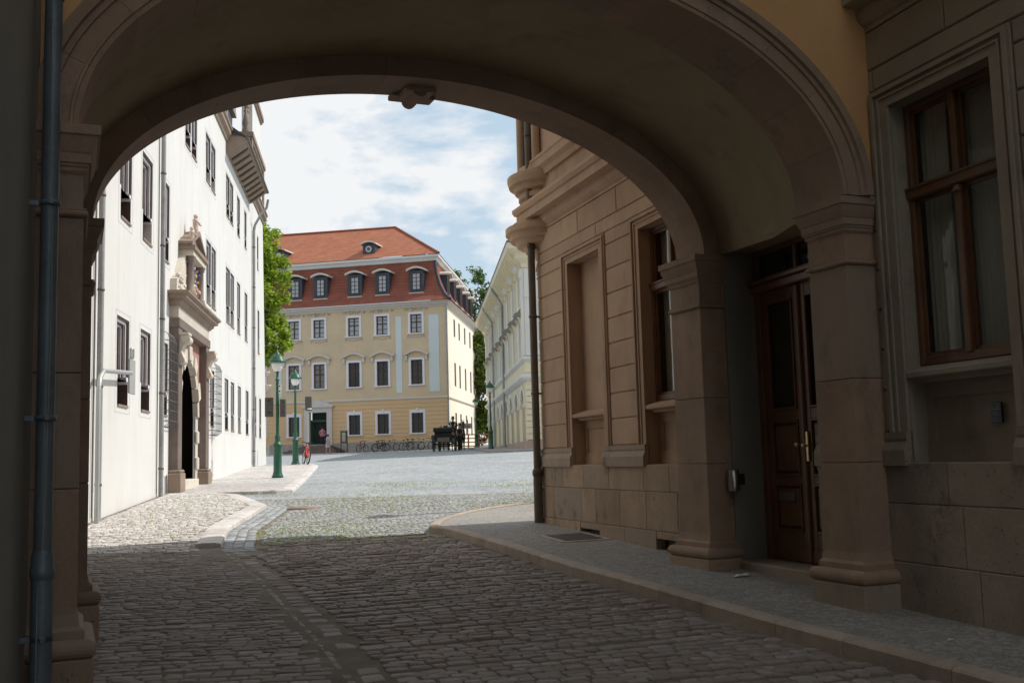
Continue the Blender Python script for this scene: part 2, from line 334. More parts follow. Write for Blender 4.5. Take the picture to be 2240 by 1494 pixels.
# right pavement: kerb line to house wall
outer = []; inner = []
for i in range(60):
    a = -10+.46*i
    if a > 16.9: break
    outer.append(fromP(interp(a, KB_A, KB_B), a)); inner.append(fromP(6.35, a))
for (x, y), b in zip([(-1.41,17.6),(-1.43,18.2),(-1.38,18.8),(-1.2,19.5),(-.95,20.3),(-.55,21.05),(0,21.7),(.6,22.2),(2,22.9),(4,23.6),(8,25),(14,27)], [6.3,6.35,6.45,6.6,6.9,7.2,7.6,8.1,9.3,11,14,18]):
    outer.append((x, y)); inner.append(fromP(b, 16.95))
KR = outer
mb = MB(); nc = 6
for o_, i_ in zip(outer, inner):
    mb.v.append((o_[0], o_[1], H(*o_)+EYE-.1))
    for k in range(nc): x = o_[0]+(i_[0]-o_[0])*k/(nc-1); y = o_[1]+(i_[1]-o_[1])*k/(nc-1); mb.v.append((x, y, H(x, y)+.105+EYE))
for j in range(len(outer)-1):
    for k in range(nc): mb.f.append((j*(nc+1)+k, j*(nc+1)+k+1, (j+1)*(nc+1)+k+1, (j+1)*(nc+1)+k))
mb.sm = [False]*len(mb.f)
paveR = struct('right_pavement', mb, mosaic, 'small mosaic paving beside the beige house')
# far pavement by the ornate building
mb = MB(); rows = [58.5,59,60]+[61+2*i for i in range(26)]
for y in rows:
    w0 = .8-.0875*(y-63); a = w0-2.6-(.0 if y > 60 else -.8*(60-y)); b = w0+26
    for k in range(6): x = a+(b-a)*(k/5)**2; mb.v.append((x, y, H(x, y)+.1+EYE))
    mb.v.append((a, y, H(a, y)+EYE-.1))
for j in range(len(rows)-1):
    for k in range(5): mb.f.append((j*7+k, j*7+k+1, (j+1)*7+k+1, (j+1)*7+k))
    mb.f.append((j*7, j*7+6, (j+1)*7+6, (j+1)*7))
mb.add([mb.v[k] for k in range(6)]+[(v[0], v[1], v[2]-.2) for v in mb.v[:6]], [(k, k+1, 7+k, 6+k) for k in range(5)])
mb.sm = [False]*len(mb.f)
struct('far_pavement', mb, M('far_grey_paving', (.33, .30, .28), .85, .15, 2, .3), 'grey pavement in front of the ornate cream building')
mb = MB()
pv = []
for i in range(31):
    x = 1.0-i*1.0; b0 = Vector((-5.97, 96, 0))
    c, s = math.cos(FB.r), math.sin(FB.r)
    for d in (-3.4, .2): X = b0.x+x*c-d*s; Y = b0.y+x*s+d*c; pv.append((X, Y, H(X, Y)+.1+EYE))
    X = b0.x+x*c+3.4*s; Y = b0.y+x*s-3.4*c; pv.append((X, Y, H(X, Y)+EYE-.05))
mb.v = pv; mb.f = [f for j in range(30) for f in ((j*3, j*3+1, j*3+4, j*3+3), (j*3, j*3+2, j*3+5, j*3+3))]; mb.sm = [False]*len(mb.f)
struct('house_pavement', mb, pave_far, 'pavement along the yellow house front')

# ------------------------------------------------------------------ stones
def stone_mesh(name, mat, k):
    rnd = random.Random(k); V = []; F = []
    def oct_(f, z):
        h = .5*f; c = h*.78
        P = [(h,-c),(h,c),(c,h),(-c,h),(-h,c),(-h,-c),(-c,-h),(c,-h)]
        return [(x+J[i][0]*f, y+J[i][1]*f, z) for i, (x, y) in enumerate(P)]
    J = [(rnd.uniform(-.05, .05), rnd.uniform(-.05, .05)) for _ in range(8)]
    V += oct_(.98, -1.6); V += oct_(1, .2); t = oct_(.9, .93)
    tx, ty = rnd.uniform(-.3, .3), rnd.uniform(-.3, .3); V += [(x, y, z+x*tx+y*ty) for x, y, z in t]; V.append((0, 0, 1.06))
    for r in (0, 8):
        for i in range(8): F.append((r+i, r+(i+1)%8, r+8+(i+1)%8, r+8+i))
    for i in range(8): F.append((16+i, 16+(i+1)%8, 24))
    return V, F
STONES = [stone_mesh('s', None, k) for k in range(14)]
def lay(pavement, mat, stones, name, nmax, hf, hs=1):
    """stones: (x, y, width, depth, rot); the nmax largest in the picture become parts, the rest one joined part"""
    me = []
    for V, F in STONES: q = MB(); q.add(V, F, True); mm = q.mesh(name, mat); me.append(mm)
    cf = fw
    def size(s):
        d = math.hypot(s[0], s[1]); return s[2]*s[3]/(d**3+.1) if s[1] > 6.4+.25*s[0]*0 else 0
    order = sorted(range(len(stones)), key=lambda i: -size(stones[i])); big = set(order[:nmax]); rest = MB()
    for i, s in enumerate(stones):
        x, y, w, d, r = s; k = random.randrange(len(me)); hgt = random.uniform(.008, .015)*hs; z = hf(x, y)+EYE
        tiltx, tilty = random.gauss(0, .018), random.gauss(0, .018)
        if i in big:
            o = bpy.data.objects.new(name, me[k]); COL.objects.link(o); o.parent = pavement; o.location = (x, y, z); o.scale = (w, d, hgt); o.rotation_euler = (tiltx, tilty, r)
        else:
            c, q = math.cos(r), math.sin(r); V, F = STONES[k]
            rest.add([(x+vx*w*c-vy*d*q, y+vx*w*q+vy*d*c, z+vz*hgt+vx*w*tiltx+vy*d*tilty) for vx, vy, vz in V], F, True)
    o = rest.build(name+'_field', mat, pavement); o['kind'] = 'stuff'
    return o
def pt_in(poly, x, y):
    c = False; n = len(poly); j = n-1
    for i in range(n):
        if (poly[i][1] > y) != (poly[j][1] > y) and x < (poly[j][0]-poly[i][0])*(y-poly[i][1])/(poly[j][1]-poly[i][1])+poly[i][0]: c = not c
        j = i
    return c
def visible(x, y):   # rough view wedge so that no stones are laid where no camera near here could see them
    return y > 5.2 and -.56*y-.9 < x < .56*y+.9
RP = KR+[fromP(6.35, 16.95), fromP(6.35, -10)]
stones = []; fines = []; a = 4.6
while a < 28.5:
    fine = a > 17.3; dep = random.uniform(.09, .13) if not fine else random.uniform(.085, .105); b = -7 if a > 24 else (interp(a, GUT_A, GUT_B)+.3 if a < 16.9 else -6.0)
    b += random.uniform(0, .1); ph = random.uniform(0, 6)
    while b < 13:
        w = random.uniform(.10, .23) if not fine else random.uniform(.08, .13); bb = b+w/2; aa = a+.035*math.sin(bb*1.1+ph)+.02*math.sin(bb*3.1+ph*2)+random.uniform(-.012, .012); x, y = fromP(bb, aa); b += w+random.uniform(.006, .018)
        if aa < 17.6 and bb > interp(aa, KB_A, KB_B)-w*.5-.02: break
        if not visible(x, y) or y > 26.2: continue
        if y > 15.5 and y < 28.7 and x < xkL(y)+(.62 if y < 24.4 else .08): continue
        if y >= 28.7 and x < xk2(y)+.1: continue
        if aa >= 17 and pt_in(RP, x-.1, y): continue
        if 24 < y and x > 1.2: continue
        (fines if fine else stones).append((x, y, w*.97, dep*.95, FP.r+random.gauss(0, .04)))
    a += dep+random.uniform(.004, .012)
lay(road, sett_m, stones, 'sett', 290, lambda x, y: H(x, y))
lay(road, M('fine_granite_setts', (.42, .43, .435), .75, .18, 6, .4, 34, island=.14, stain=.25, stain_col=(.28, .27, .22)), fines, 'small_sett', 0, lambda x, y: H(x, y), .45)
stones = []; shaded_setts = []
s = 4.5
while s < 29.5:
    dep = random.uniform(.088, .125); xx = -5.2+random.uniform(0, .1)
    ph = random.uniform(0, 6)
    while xx < 2.5:
        w = random.uniform(.10, .22); lx = xx+w/2; ly = s+.03*math.sin(lx*1.3+ph)+random.uniform(-.012, .012); q = FW.w(lx, ly); x, y = q.x, q.y; xx += w+random.uniform(.006, .018)
        b_, a_ = toP(x, y)
        lim = xkL(y)-.12 if y > 15.5 else 1e9
        if y <= 15.5 and b_ > interp(a_, GUT_A, GUT_B)-.12: break
        if y > 15.5 and x > xkL(y)-.36: break
        if a_ < 11.3 and b_ < -.5: continue
        if not visible(x, y) or y > 28.6: continue
        (stones if y > 15.9 else shaded_setts).append((x, y, w*.97, dep*.95, FW.r+random.gauss(0, .04)))  # tone switches at the shadow's edge: sun and shade put into the setts' colour
    s += dep+random.uniform(.004, .012)
lay(paveL, sett_m, shaded_setts, 'sett', 220, hL); lay(paveL, sett_light, stones, 'paving_stone', 80, hL); 
# gutter: two lines of long stones with a dirt channel, and the flat kerb slabs in the sun
stones = []
for off in (-.03, .2):
    a = 4.8
    while a < 17.2:
        l = random.uniform(.16, .3); b = interp(a+l/2, GUT_A, GUT_B)+off+random.uniform(-.015, .015); x, y = fromP(b, a+l/2); a += l+.015
        if off > .1 and 8.3 < a < 9.6 and random.random() < .75: continue
        if visible(x, y): stones.append((x, y, .17, l, FP.r))
lay(road, sett_m, stones, 'gutter_stone', 40, lambda x, y: H(x, y)-.012)
def slabs(line, width, off, parent, mat, hf, name, lmin, lmax, hgt):
    # walk along a polyline and lay slabs to its left
    i = 0; pts = [Vector((p[0], p[1], 0)) for p in line]; cum = [0]
    for k in range(len(pts)-1): cum.append(cum[-1]+(pts[k+1]-pts[k]).length)
    def at(s):
        for k in range(len(pts)-1):
            if s <= cum[k+1]: return pts[k].lerp(pts[k+1], (s-cum[k])/(cum[k+1]-cum[k]))
        return pts[-1]
    s = 0
    while s < cum[-1]-.1:
        l = min(random.uniform(lmin, lmax), cum[-1]-s); n = max(1, int(l/.35)); q = MB(); P = []
        for k in range(n+1):
            c = at(s+.004+(l-.008)*k/n); d = (at(s+l*k/n+.08)-at(s+l*k/n-.08)).normalized(); nn = Vector((-d.y, d.x, 0))
            o_ = c+nn*off; i_ = c+nn*(off+width); P.append((o_, i_))
        prof = [(0, -.1), (0, hgt-.02), (.1, hgt-.004), (.3, hgt+.004), (.8, hgt+.006), (1, hgt-.002), (1, -.05)]
        V = []; F = []; m_ = len(prof)
        for (o_, i_) in P:
            for u, z in prof: c = o_.lerp(i_, u); V.append((c.x, c.y, hf(c.x, c.y)+EYE+z))
        for k in range(n):
            for j in range(m_-1): F.append((k*m_+j, k*m_+j+1, (k+1)*m_+j+1, (k+1)*m_+j))
        F.append(tuple(range(m_))); F.append(tuple(n*m_+j for j in range(m_))[::-1]); q.add(V, F)
        q.build(name, mat, parent); s += l
slabs([k for k in KR if k[1] > 4.5][:-3][::-1], .17, -.03, paveR, kerb_m, H, 'kerb_stone', .8, 1.2, .125)
slabs([(k[1], k[0]) for k in KL if k[0] > 15.8], .36, -.02, paveL, sett_light, H, 'kerb_slab', .35, .6, .09)
slabs([(k[1], k[0]) for k in KL2], .32, -.02, paveL2, sett_light, H, 'kerb_slab', .5, .9, .095)
stones = []
for off in (.1, .27, .44):
    y = 15.9
    while y < 24.6:
        l = random.uniform(.16, .26); x = xkL(y+l/2)+off; d = xkL(y+l)-xkL(y); stones.append((x, y+l/2, .155, l*.96, math.atan2(-d, l))); y += l+.01
lay(road, M('blue_gutter_setts', (.42, .45, .48), .7, .15, 7, .4, 34, island=.15), stones, 'gutter_sett', 0, lambda x, y: H(x, y)-.01)
# flat manhole cover on the street and grass in the joints
mb = MB(); rnd = random.Random(3)
for i in range(24000):
    y = 16.6+17*rnd.random(); x = xkL(y)+.5+rnd.random()*(8.5 if y > 18.5 else 5.0)
    if y > 28 and x < xk2(y)+.3: continue
    b_, a_ = toP(x, y)
    if (a_ < 17.7 and b_ > interp(a_, KB_A, KB_B)-.1) or pt_in(RP, x-.15, y): continue
    den = math.sin(x*1.7+1)+math.sin(y*.9+x*.6)+.8*math.sin(x*.5-y*2.1)-.06*(y-18)
    if den < rnd.uniform(-1.7, 2.0): continue
    z = H(x, y)+EYE
    for k in range(3):
        an = rnd.random()*6.3; l = rnd.uniform(.01, .028); w = .008; dx, dy = math.cos(an), math.sin(an)
        mb.add([(x-dy*w, y+dx*w, z), (x+dy*w, y-dx*w, z), (x+dx*l, y+dy*l, z+.012+l*.4)], [(0, 1, 2)])
for i in range(500):
    y = 15+13*rnd.random(); x = xkL(y)-.4-rnd.random()*3; z = hL(x, y)+EYE
    if y > 27 or x < xl(y)+.3: continue
    for k in range(2):
        an = rnd.random()*6.3; l = rnd.uniform(.01, .03); dx, dy = math.cos(an), math.sin(an); mb.add([(x-dy*.01, y+dx*.01, z), (x+dy*.01, y-dx*.01, z), (x+dx*l, y+dy*l, z+.02+l)], [(0, 1, 2)])
gr = mb.build('grass', M('grass_blades', (.36, .44, .09), .8, .3, 3, 0)); gr['kind'] = 'stuff'; gr['label'] = 'short green grass growing between the sunlit setts'; gr['category'] = 'grass'

MC = Thing('manhole_cover', 'round rusty manhole cover flush in the sunlit setts', 'manhole cover', F0, (-4.6, 23.3, H(-4.6, 23.3)))
q = MB(); q.lathe([(0,.024),(.26,.024),(.27,.02),(.34,.026),(.36,.02),(.36,-.02)], (-4.6, 23.3, H(-4.6,23.3)), 24); MC.part('cover', q, M('rusty_iron', (.30,.22,.18), .7, .25, 6, .5, metal=.3))
# ------------------------------------------------------------------ right-hand beige house (passage frame: x = across, y = along, z from eye)
RB = Thing('beige_house', 'beige stuccoed corner house with rusticated ground floor on the right', 'house', FP, (6.2, 16.0, -1.25))
XW = 6.2
COURSES = [.137,.512,.871,1.23,1.59,1.95,2.31,2.665,3.03]
BAYS = [(14.23,15.49),(11.63,12.865),(6.435,7.667)]       # recesses, far to near
PIERS = [(15.49,16.9),(12.865,14.23),(10.72,11.63),(7.667,9.0),(4.4,6.435),(2.0,3.17)]
# backing wall behind the blocks (piers), wall over, reveals
mb = MB()
holes = [(a, b, -.13, 3.03, .2) for a, b in BAYS]+[(9.0, 10.72, -1.6, 2.30, .40), (14.47,15.21,-1.25,-1.08,.12), (11.9,12.62,-1.40,-1.08,.12)]
wall_x(mb, XW, 8.6, 16.9, -2.6, 3.82, [h_ for h_ in holes if h_[0] > 8.6], .2)
mb.quad((XW,16.9,-2.6),(XW+9,16.9,-2.6),(XW+9,16.9,3.82),(XW,16.9,3.82))
RB.part('wall', mb, stucco)
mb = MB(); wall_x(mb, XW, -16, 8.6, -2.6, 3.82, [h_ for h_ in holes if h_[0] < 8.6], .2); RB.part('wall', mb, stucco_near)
mb = MB(); wall_x(mb, XW+.02, -16, 16.88, 3.82, 14.5, [(14.2,15.5,5.6,7.9),(11.6,12.9,5.6,7.9)], .2)
mb.quad((XW+.02,16.88,3.82),(XW+9,16.88,3.82),(XW+9,16.88,14.5),(XW+.02,16.88,14.5)); mb.quad((XW+9,16.9,-2.6),(XW+9,-16,-2.6),(XW+9,-16,14.5),(XW+9,16.9,14.5)); mb.quad((XW,-16,-2.6),(XW+9,-16,-2.6),(XW+9,-16,14.5),(XW,-16,14.5))
RB.part('upper_wall', mb, stucco)
mb = MB(); mb.prism([(XW-.5,14.5),(XW+9.5,14.5),(XW+6,17.5),(XW+3,17.5)], 1, -16, 17.5); RB.part('roof', mb, M('slate_roof', (.07, .075, .085), .7, .2, 3, .4))
# cornices swept along the street front and returned round the corner
def cornice(prof, y0, y1, ret=True):
    mb = MB(); n = len(prof); V = []; F = []
    st = [(lambda p, z: (XW-p, y0, z)), (lambda p, z: (XW-p, y1+(p if ret else 0), z))]
    if ret: st.append(lambda p, z: (XW+7, y1+p, z))
    for f in st: V += [f(p, z) for p, z in prof]
    for i in range(len(st)-1):
        for k in range(n-1): F.append((i*n+k, i*n+k+1, (i+1)*n+k+1, (i+1)*n+k))
    F.append(tuple(range(n))); return mb.add(V, F)
RB.part('cornice', cornice([(-.05,3.80),(.03,3.80),(.03,3.84),(.06,3.86),(.10,3.90),(.12,3.96),(.12,4.0),(.27,4.02),(.27,4.15),(.30,4.16),(.33,4.22),(.33,4.27),(.02,4.34),(-.05,4.34)], 8.6, 16.9), stucco)
RB.part('cornice', cornice([(-.05,3.80),(.03,3.80),(.03,3.84),(.06,3.86),(.10,3.90),(.12,3.96),(.12,4.0),(.27,4.02),(.27,4.15),(.30,4.16),(.33,4.22),(.33,4.27),(.02,4.34),(-.05,4.34)], -16, 8.58, False), stucco_near)
RB.part('sill_course', cornice([(-.05,4.72),(.04,4.72),(.06,4.80),(.13,4.86),(.13,4.98),(.15,5.0),(.15,5.04),(0,5.09),(-.05,5.09)], -16, 16.9), stucco)
# rusticated blocks, every one a piece
def block(y0, y1, z0, z1, x0=XW+.02, x1=XW-.022, c=.012, g=.006, mat=stucco, name='ashlar_block'):
    y0 += g; y1 -= g; z0 += g; z1 -= g; q = MB()
    q.add([(x0,y0,z0),(x0,y1,z0),(x0,y1,z1),(x0,y0,z1),(x1+c,y0,z0),(x1+c,y1,z0),(x1+c,y1,z1),(x1+c,y0,z1),(x1,y0+c,z0+c),(x1,y1-c,z0+c),(x1,y1-c,z1-c),(x1,y0+c,z1-c)],
          [(0,1,5,4),(1,2,6,5),(2,3,7,6),(3,0,4,7),(4,5,9,8),(5,6,10,9),(6,7,11,10),(7,4,8,11),(8,9,10,11)])
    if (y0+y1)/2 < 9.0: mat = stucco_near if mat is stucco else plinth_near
    return RB.part(name, q, mat)
SURR = .235
segs = []
for (a, b) in PIERS[:5]:
    lo = a+(SURR if any(abs(a-q[1]) < .01 for q in BAYS) else .0); hi = b-(SURR if any(abs(b-q[0]) < .01 for q in BAYS) else 0)
    segs.append((lo, hi))
for (lo, hi) in segs:
    if hi-lo < .1: continue
    for i in range(len(COURSES)-1): block(lo, hi, COURSES[i], COURSES[i+1])
joint2 = [16.88,14.32,11.9,10.4,9.1,7.85,6.0,4.2]; joint1 = [16.88,15.02,13.55,12.2,10.8,9.4,8.05,6.9,5.6,4.2]
for j in range(len(joint1)-1): block(joint1[j+1], joint1[j], 3.43, 3.80)
for j in range(len(joint2)-1): block(joint2[j+1], joint2[j], 3.21 if False else 3.225, 3.43)
for (lo, hi) in segs: block(lo, hi, 3.03, 3.225)
# corner quoin side so the end wall reads as stone too
# window surrounds
for (a, b) in BAYS:
    q = MB()
    for (p, w0, w1) in ((.03, 0, .10), (.045, .10, .125), (.028, .125, .165), (.06, .165, .20), (.04, .2, .232)):
        x1 = XW-p; z1 = 3.03+w1*.78
        q.box(x1, XW+.01, b+w0, b+w1, .137, 3.03+w0*.78); q.box(x1, XW+.01, a-w1, a-w0, .137, 3.03+w0*.78); q.box(x1, XW+.01, a-w1, b+w1, 3.03+w0*.78, z1)
    RB.part('window_surround', q, stucco if a > 9 else stucco_near)
# pier base blocks (moulded) above the plinth
for (a, b) in PIERS[:5]:
    if b-a < .3: continue
    q = MB(); q.prism([(XW+.02,-.155),(XW-.085,-.155),(XW-.085,-.02),(XW-.075,.0),(XW-.045,.055),(XW-.055,.08),(XW-.055,.137),(XW+.02,.137)], 1, a, min(b, 16.93)); 
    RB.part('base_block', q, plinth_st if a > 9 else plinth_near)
# plinth stones
def prow(z0, z1, cuts, x1):
    for k in range(len(cuts)-1): block(cuts[k+1], cuts[k], z0, z1, XW+.02, x1, .006, .0025, plinth_st, 'plinth_stone')
for (z0, z1, cuts) in ((-.48,-.13,[16.93,15.9,15.05,14.1,12.95,12.2,11.3,10.72]), (-.98,-.48,[16.93,16.35,15.15,14.6,13.75,12.9,12.0,11.2,10.72]),
                       (-.48,-.13,[9.0,8.1,7.2,6.1,5.0,4.0]), (-.98,-.48,[9.0,7.9,7.05,6.3,5.2,4.0])):
    prow(z0, z1, cuts, XW-.05)
for cuts in ([16.93,16.1,15.21],[14.47,13.6,12.62],[11.9,11.3,10.72],[9.0,8.0,6.9,5.9,4.8,4.0]): prow(-1.75, -.98, cuts, XW-.06)
prow(-1.08, -.98, [15.21,14.47], XW-.055); prow(-1.08, -.98, [12.62,11.9], XW-.055)
# cellar vents
for (a, b, zb) in ((14.47,15.21,-1.19),(11.9,12.62,-1.30)):
    q = MB(); q.box(XW+.1, XW+.14, a, b, zb-.05, -1.08); RB.part('cellar_vent', q, M('vent_back', (.05, .05, .05), .8))
    v = MB()
    for z in (zb, -1.1): v.box(XW+.05, XW+.1, a+.03, b-.03, z, z+.025)
    for y in (a+.03, b-.06): v.box(XW+.05, XW+.1, y, y+.03, zb, -1.08)
    v.box(XW+.08, XW+.1, a+.05, b-.05, zb+.02, -1.1); RB.part('vent_frame', v, M('vent_metal', (.09, .09, .085), .6, .2))
# recess backs, sills and aprons
def apron(a, b):
    q = MB(); q.box(XW+.2, XW+.24, a, b, -.13, .66); q.box(XW+.17, XW+.2, a, b, -.13, -.02); q.box(XW+.18, XW+.2, a, b, -.02, .05); q.box(XW+.18, XW+.2, a, b, .42, .55)
    q.box(XW+.185, XW+.2, a, a+.1, .05, .42); q.box(XW+.185, XW+.2, b-.1, b, .05, .42); RB.part('apron_panel', q, stucco if a > 9 else stucco_near)
    q = MB(); q.prism([(XW+.22,.55),(XW+.08,.55),(XW+.07,.58),(XW+.02,.585),(XW-.02,.60),(XW-.02,.64),(XW+.0,.65),(XW+.22,.72)], 1, a+.004, b-.004); RB.part('window_sill', q, stucco if a > 9 else stucco_near)
for a, b in BAYS: apron(a, b)
q = MB(); q.box(XW+.2, XW+.25, 14.23, 15.49, .66, 3.03); RB.part('blind_panel', q, stucco)
pane_m = clear_glass('window_glass')
def timber_window(a, b, z0, z1, x, zt):
    c = (a+b)/2; f = MB(); w = .06
    f.rbox(x, x+.08, a, a+w, z0, z1, .008); f.rbox(x, x+.08, b-w, b, z0, z1, .008); f.rbox(x, x+.08, a+w, b-w, z1-w, z1, .008); f.rbox(x, x+.08, a+w, b-w, z0, z0+w+.02, .008)
    f.rbox(x-.03, x+.07, a+.01, b-.01, zt-.05, zt+.05, .015); f.rbox(x-.045, x+.02, a+.005, b-.005, zt+.035, zt+.06, .006)
    win = RB.part('window', f, wood)
    mu = MB(); mu.rbox(x-.02, x+.06, c-.04, c+.04, z0+w, zt-.05, .01); mu.rbox(x-.02, x+.06, c-.035, c+.035, zt+.05, z1-w, .01)
    mu.lathe([(.0,0),(.045,0),(.05,.02),(.03,.04),(.03,.06)], (x-.01, c, zt-.12), 8)
    RB.part('mullion', mu, wood, win).parent = win
    for (l, h) in ((a+w, c-.04), (c+.04, b-w)):
        for (k, t) in ((z0+w+.02, zt-.05), (zt+.05, z1-w)):
            s_ = MB(); s_.box(x+.03, x+.055, l, l+.03, k, t); s_.box(x+.03, x+.055, h-.03, h, k, t); s_.box(x+.03, x+.055, l, h, k, k+.03); s_.box(x+.03, x+.055, l, h, t-.03, t)
            RB.part('sash', s_, wood, win)
            p = MB(); p.quad((x+.045, l, k), (x+.045, h, k), (x+.045, h, t), (x+.045, l, t)); RB.part('pane', p, pane_m, win)
    # room behind: dark box and pale curtains
    rm = MB(); X1 = x+2.2
    rm.quad((X1,a-.8,z0-.6),(X1,b+.8,z0-.6),(X1,b+.8,z1+.3),(X1,a-.8,z1+.3)); rm.quad((x+.1,a-.8,z1+.3),(X1,a-.8,z1+.3),(X1,b+.8,z1+.3),(x+.1,b+.8,z1+.3)); rm.quad((x+.1,a-.8,z0-.6),(X1,a-.8,z0-.6),(X1,a-.8,z1+.3),(x+.1,a-.8,z1+.3)); rm.quad((x+.1,b+.8,z0-.6),(X1,b+.8,z0-.6),(X1,b+.8,z1+.3),(x+.1,b+.8,z1+.3)); rm.quad((x+.1,a-.8,z0-.6),(X1,a-.8,z0-.6),(X1,b+.8,z0-.6),(x+.1,b+.8,z0-.6))
    RB.part('room', rm, M('room_wall', (.10, .10, .09), .9, .1, 1, 0))
    sh_ = MB(); sh_.quad((x+.26,a-.1,z0),(x+.26,b+.1,z0),(x+.26,b+.1,z1),(x+.26,a-.1,z1)); RB.part('sheer_curtain', sh_, M('sheer_cloth', (.26,.265,.25), .9, .1, 3, 0))
    for (l, h) in ((b-.34, b-.03), (c-.30, c-.02), (a+.03, a+.1), (c+.02, c+.1)):
        cu = MB(); n = 24; V = []; 
        for i in range(n+1):
            y = l+(h-l)*i/n; X = x+.17+.022*math.sin(i*1.35+l*9)
            V += [(X, y, z0+.05), (X, y, z1)]
        cu.add(V, [(2*i, 2*i+2, 2*i+3, 2*i+1) for i in range(n)], True); RB.part('curtain', cu, curtain_m)
timber_window(11.635, 12.865, .70, 3.03, XW+.14, 2.22)
timber_window(6.435, 7.667, .70, 3.03, XW+.14, 2.22)
for (a, b) in ((14.2,15.5),(11.6,12.9)):
    q = MB(); q.box(XW+.2, XW+.25, a, b, 5.6, 7.9); RB.part('upper_pane', q, dark_glass)
    q = MB(); q.box(XW-.04, XW+.03, a-.18, a, 5.1, 8.05); q.box(XW-.04, XW+.03, b, b+.18, 5.1, 8.05); q.box(XW-.06, XW+.03, a-.2, b+.2, 7.9, 8.1); RB.part('upper_surround', q, stucco)
# house door
q = MB(); q.box(XW-.002, XW+.4, 10.695, 10.717, -1.6, 2.297); q.box(XW-.002, XW+.4, 9.003, 9.025, -1.6, 2.297); RB.part('door_reveal', q, stucco_grey)
XD = XW+.38; dl, dh = 9.0, 10.72; zb, zt, zo = -1.2, 1.80, 2.30
step = MB(); step.rbox(XW-.02, XD+.1, dl, dh, -1.6, zb, .012); RB.part('door_step', step, plinth_st)
fr = MB(); fr.rbox(XD, XD+.1, dh-.12, dh, zb, zo, .01); fr.rbox(XD, XD+.1, dl, dl+.12, zb, zo, .01); fr.rbox(XD, XD+.1, dl+.12, dh-.12, zo-.06, zo, .008)
fr.rbox(XD-.06, XD+.08, dl+.02, dh-.02, zt+.0, zt+.09, .012); fr.rbox(XD-.10, XD+.05, dl+.0, dh-.0, zt+.09, zt+.14, .012); fr.rbox(XD-.04, XD+.05, dl+.12, dh-.12, zt+.14, zt+.17, .006)
door = RB.part('door', fr, wood_dark)
cdo = (dl+dh)/2; TG = glass('transom_glass', (.015,.017,.015), .03); TG.node_tree.nodes['Principled BSDF'].inputs['IOR'].default_value = 2.3
tl = MB(); tl.rbox(XD+.01, XD+.07, cdo-.03, cdo+.03, zt+.17, zo-.06, .008); RB.part('transom_bar', tl, wood_dark, door)
for (l, h) in ((dl+.12, cdo-.03), (cdo+.03, dh-.12)):
    p = MB(); p.quad((XD+.05,l,zt+.17),(XD+.05,h,zt+.17),(XD+.05,h,zo-.06),(XD+.05,l,zo-.06)); RB.part('transom_pane', p, TG, door)
def leaf(l, h, name):
    x = XD+.03; q = MB(); st = .11
    q.rbox(x, x+.05, l, l+st, zb+.01, zt, .006); q.rbox(x, x+.05, h-st, h, zb+.01, zt, .006)
    rails = [(zb+.01, zb+.33), (-.36, -.27), (.33, .45), (zt-.13, zt)]
    for (k, t) in rails: q.rbox(x+.001, x+.05, l+st, h-st, k, t, .005)
    q.rbox(x-.012, x+.03, l+.0, h-.0, zb+.01, zb+.14, .006)
    lf = RB.part(name, q, wood_dark, None); pn = []
    for (k, t) in ((zb+.33, -.36), (-.27, .33)):
        p = MB(); p.box(x+.025, x+.045, l+st, h-st, k, t); d = .06
        p.add([(x+.025,l+st+.03,k+.03),(x+.025,h-st-.03,k+.03),(x+.025,h-st-.03,t-.03),(x+.025,l+st+.03,t-.03),(x-.002,l+st+d,k+d),(x-.002,h-st-d,k+d),(x-.002,h-st-d,t-d),(x-.002,l+st+d,t-d)], [(0,1,5,4),(1,2,6,5),(2,3,7,6),(3,0,4,7),(4,5,6,7)])
        for (a0, a1, c0, c1) in ((l+st, h-st, k, k+.02), (l+st, h-st, t-.02, t), (l+st, l+st+.02, k+.02, t-.02), (h-st-.02, h-st, k+.02, t-.02)): p.rbox(x-.018, x+.02, a0, a1, c0, c1, .004)
        RB.part('door_panel', p, wood_dark, lf)
    g_ = MB(); g_.quad((x+.03,l+st,.45),(x+.03,h-st,.45),(x+.03,h-st,zt-.13),(x+.03,l+st,zt-.13)); RB.part('door_glass', g_, glass('door_pane', (.05,.042,.022), .12), lf)
    b = MB()
    for (a0, a1, c0, c1) in ((l+st, h-st, .45, .475), (l+st, h-st, zt-.155, zt-.13), (l+st, l+st+.025, .475, zt-.155), (h-st-.025, h-st, .475, zt-.155)): b.rbox(x-.02, x+.02, a0, a1, c0, c1, .005)
    RB.part('glass_bead', b, wood_dark, lf); return lf
lf1 = leaf(cdo+.008, dh-.12, 'door_leaf'); lf2 = leaf(dl+.12, cdo-.008, 'door_leaf')
q = MB(); q.rbox(XD-.005, XD+.05, cdo-.035, cdo+.03, zb+.02, zt-.01, .012); RB.part('meeting_stile', q, wood_dark)
q = MB(); q.rbox(XD+.005, XD+.04, 10.1, 10.42, -.55, -.45, .008); q.box(XD-.0, XD+.01, 10.13, 10.39, -.535, -.47); RB.part('letter_slot', q, M('letter_slot_steel', (.32, .31, .29), .4, .1, metal=.8))
q = MB(); q.rbox(XD-.012, XD+.02, cdo-.1, cdo-.055, -.12, .2, .008); q.ball((XD-.05, cdo-.078, .05), .03, 10); q.tube([(XD, cdo-.078, .05), (XD-.05, cdo-.078, .05)], .012, 8); q.tube([(XD-.03,cdo+.055,.06),(XD+.03,cdo+.055,.06)], .012, 8); q.ball((XD-.045,cdo+.055,.06),.03,10); RB.part('door_handle', q, brass)
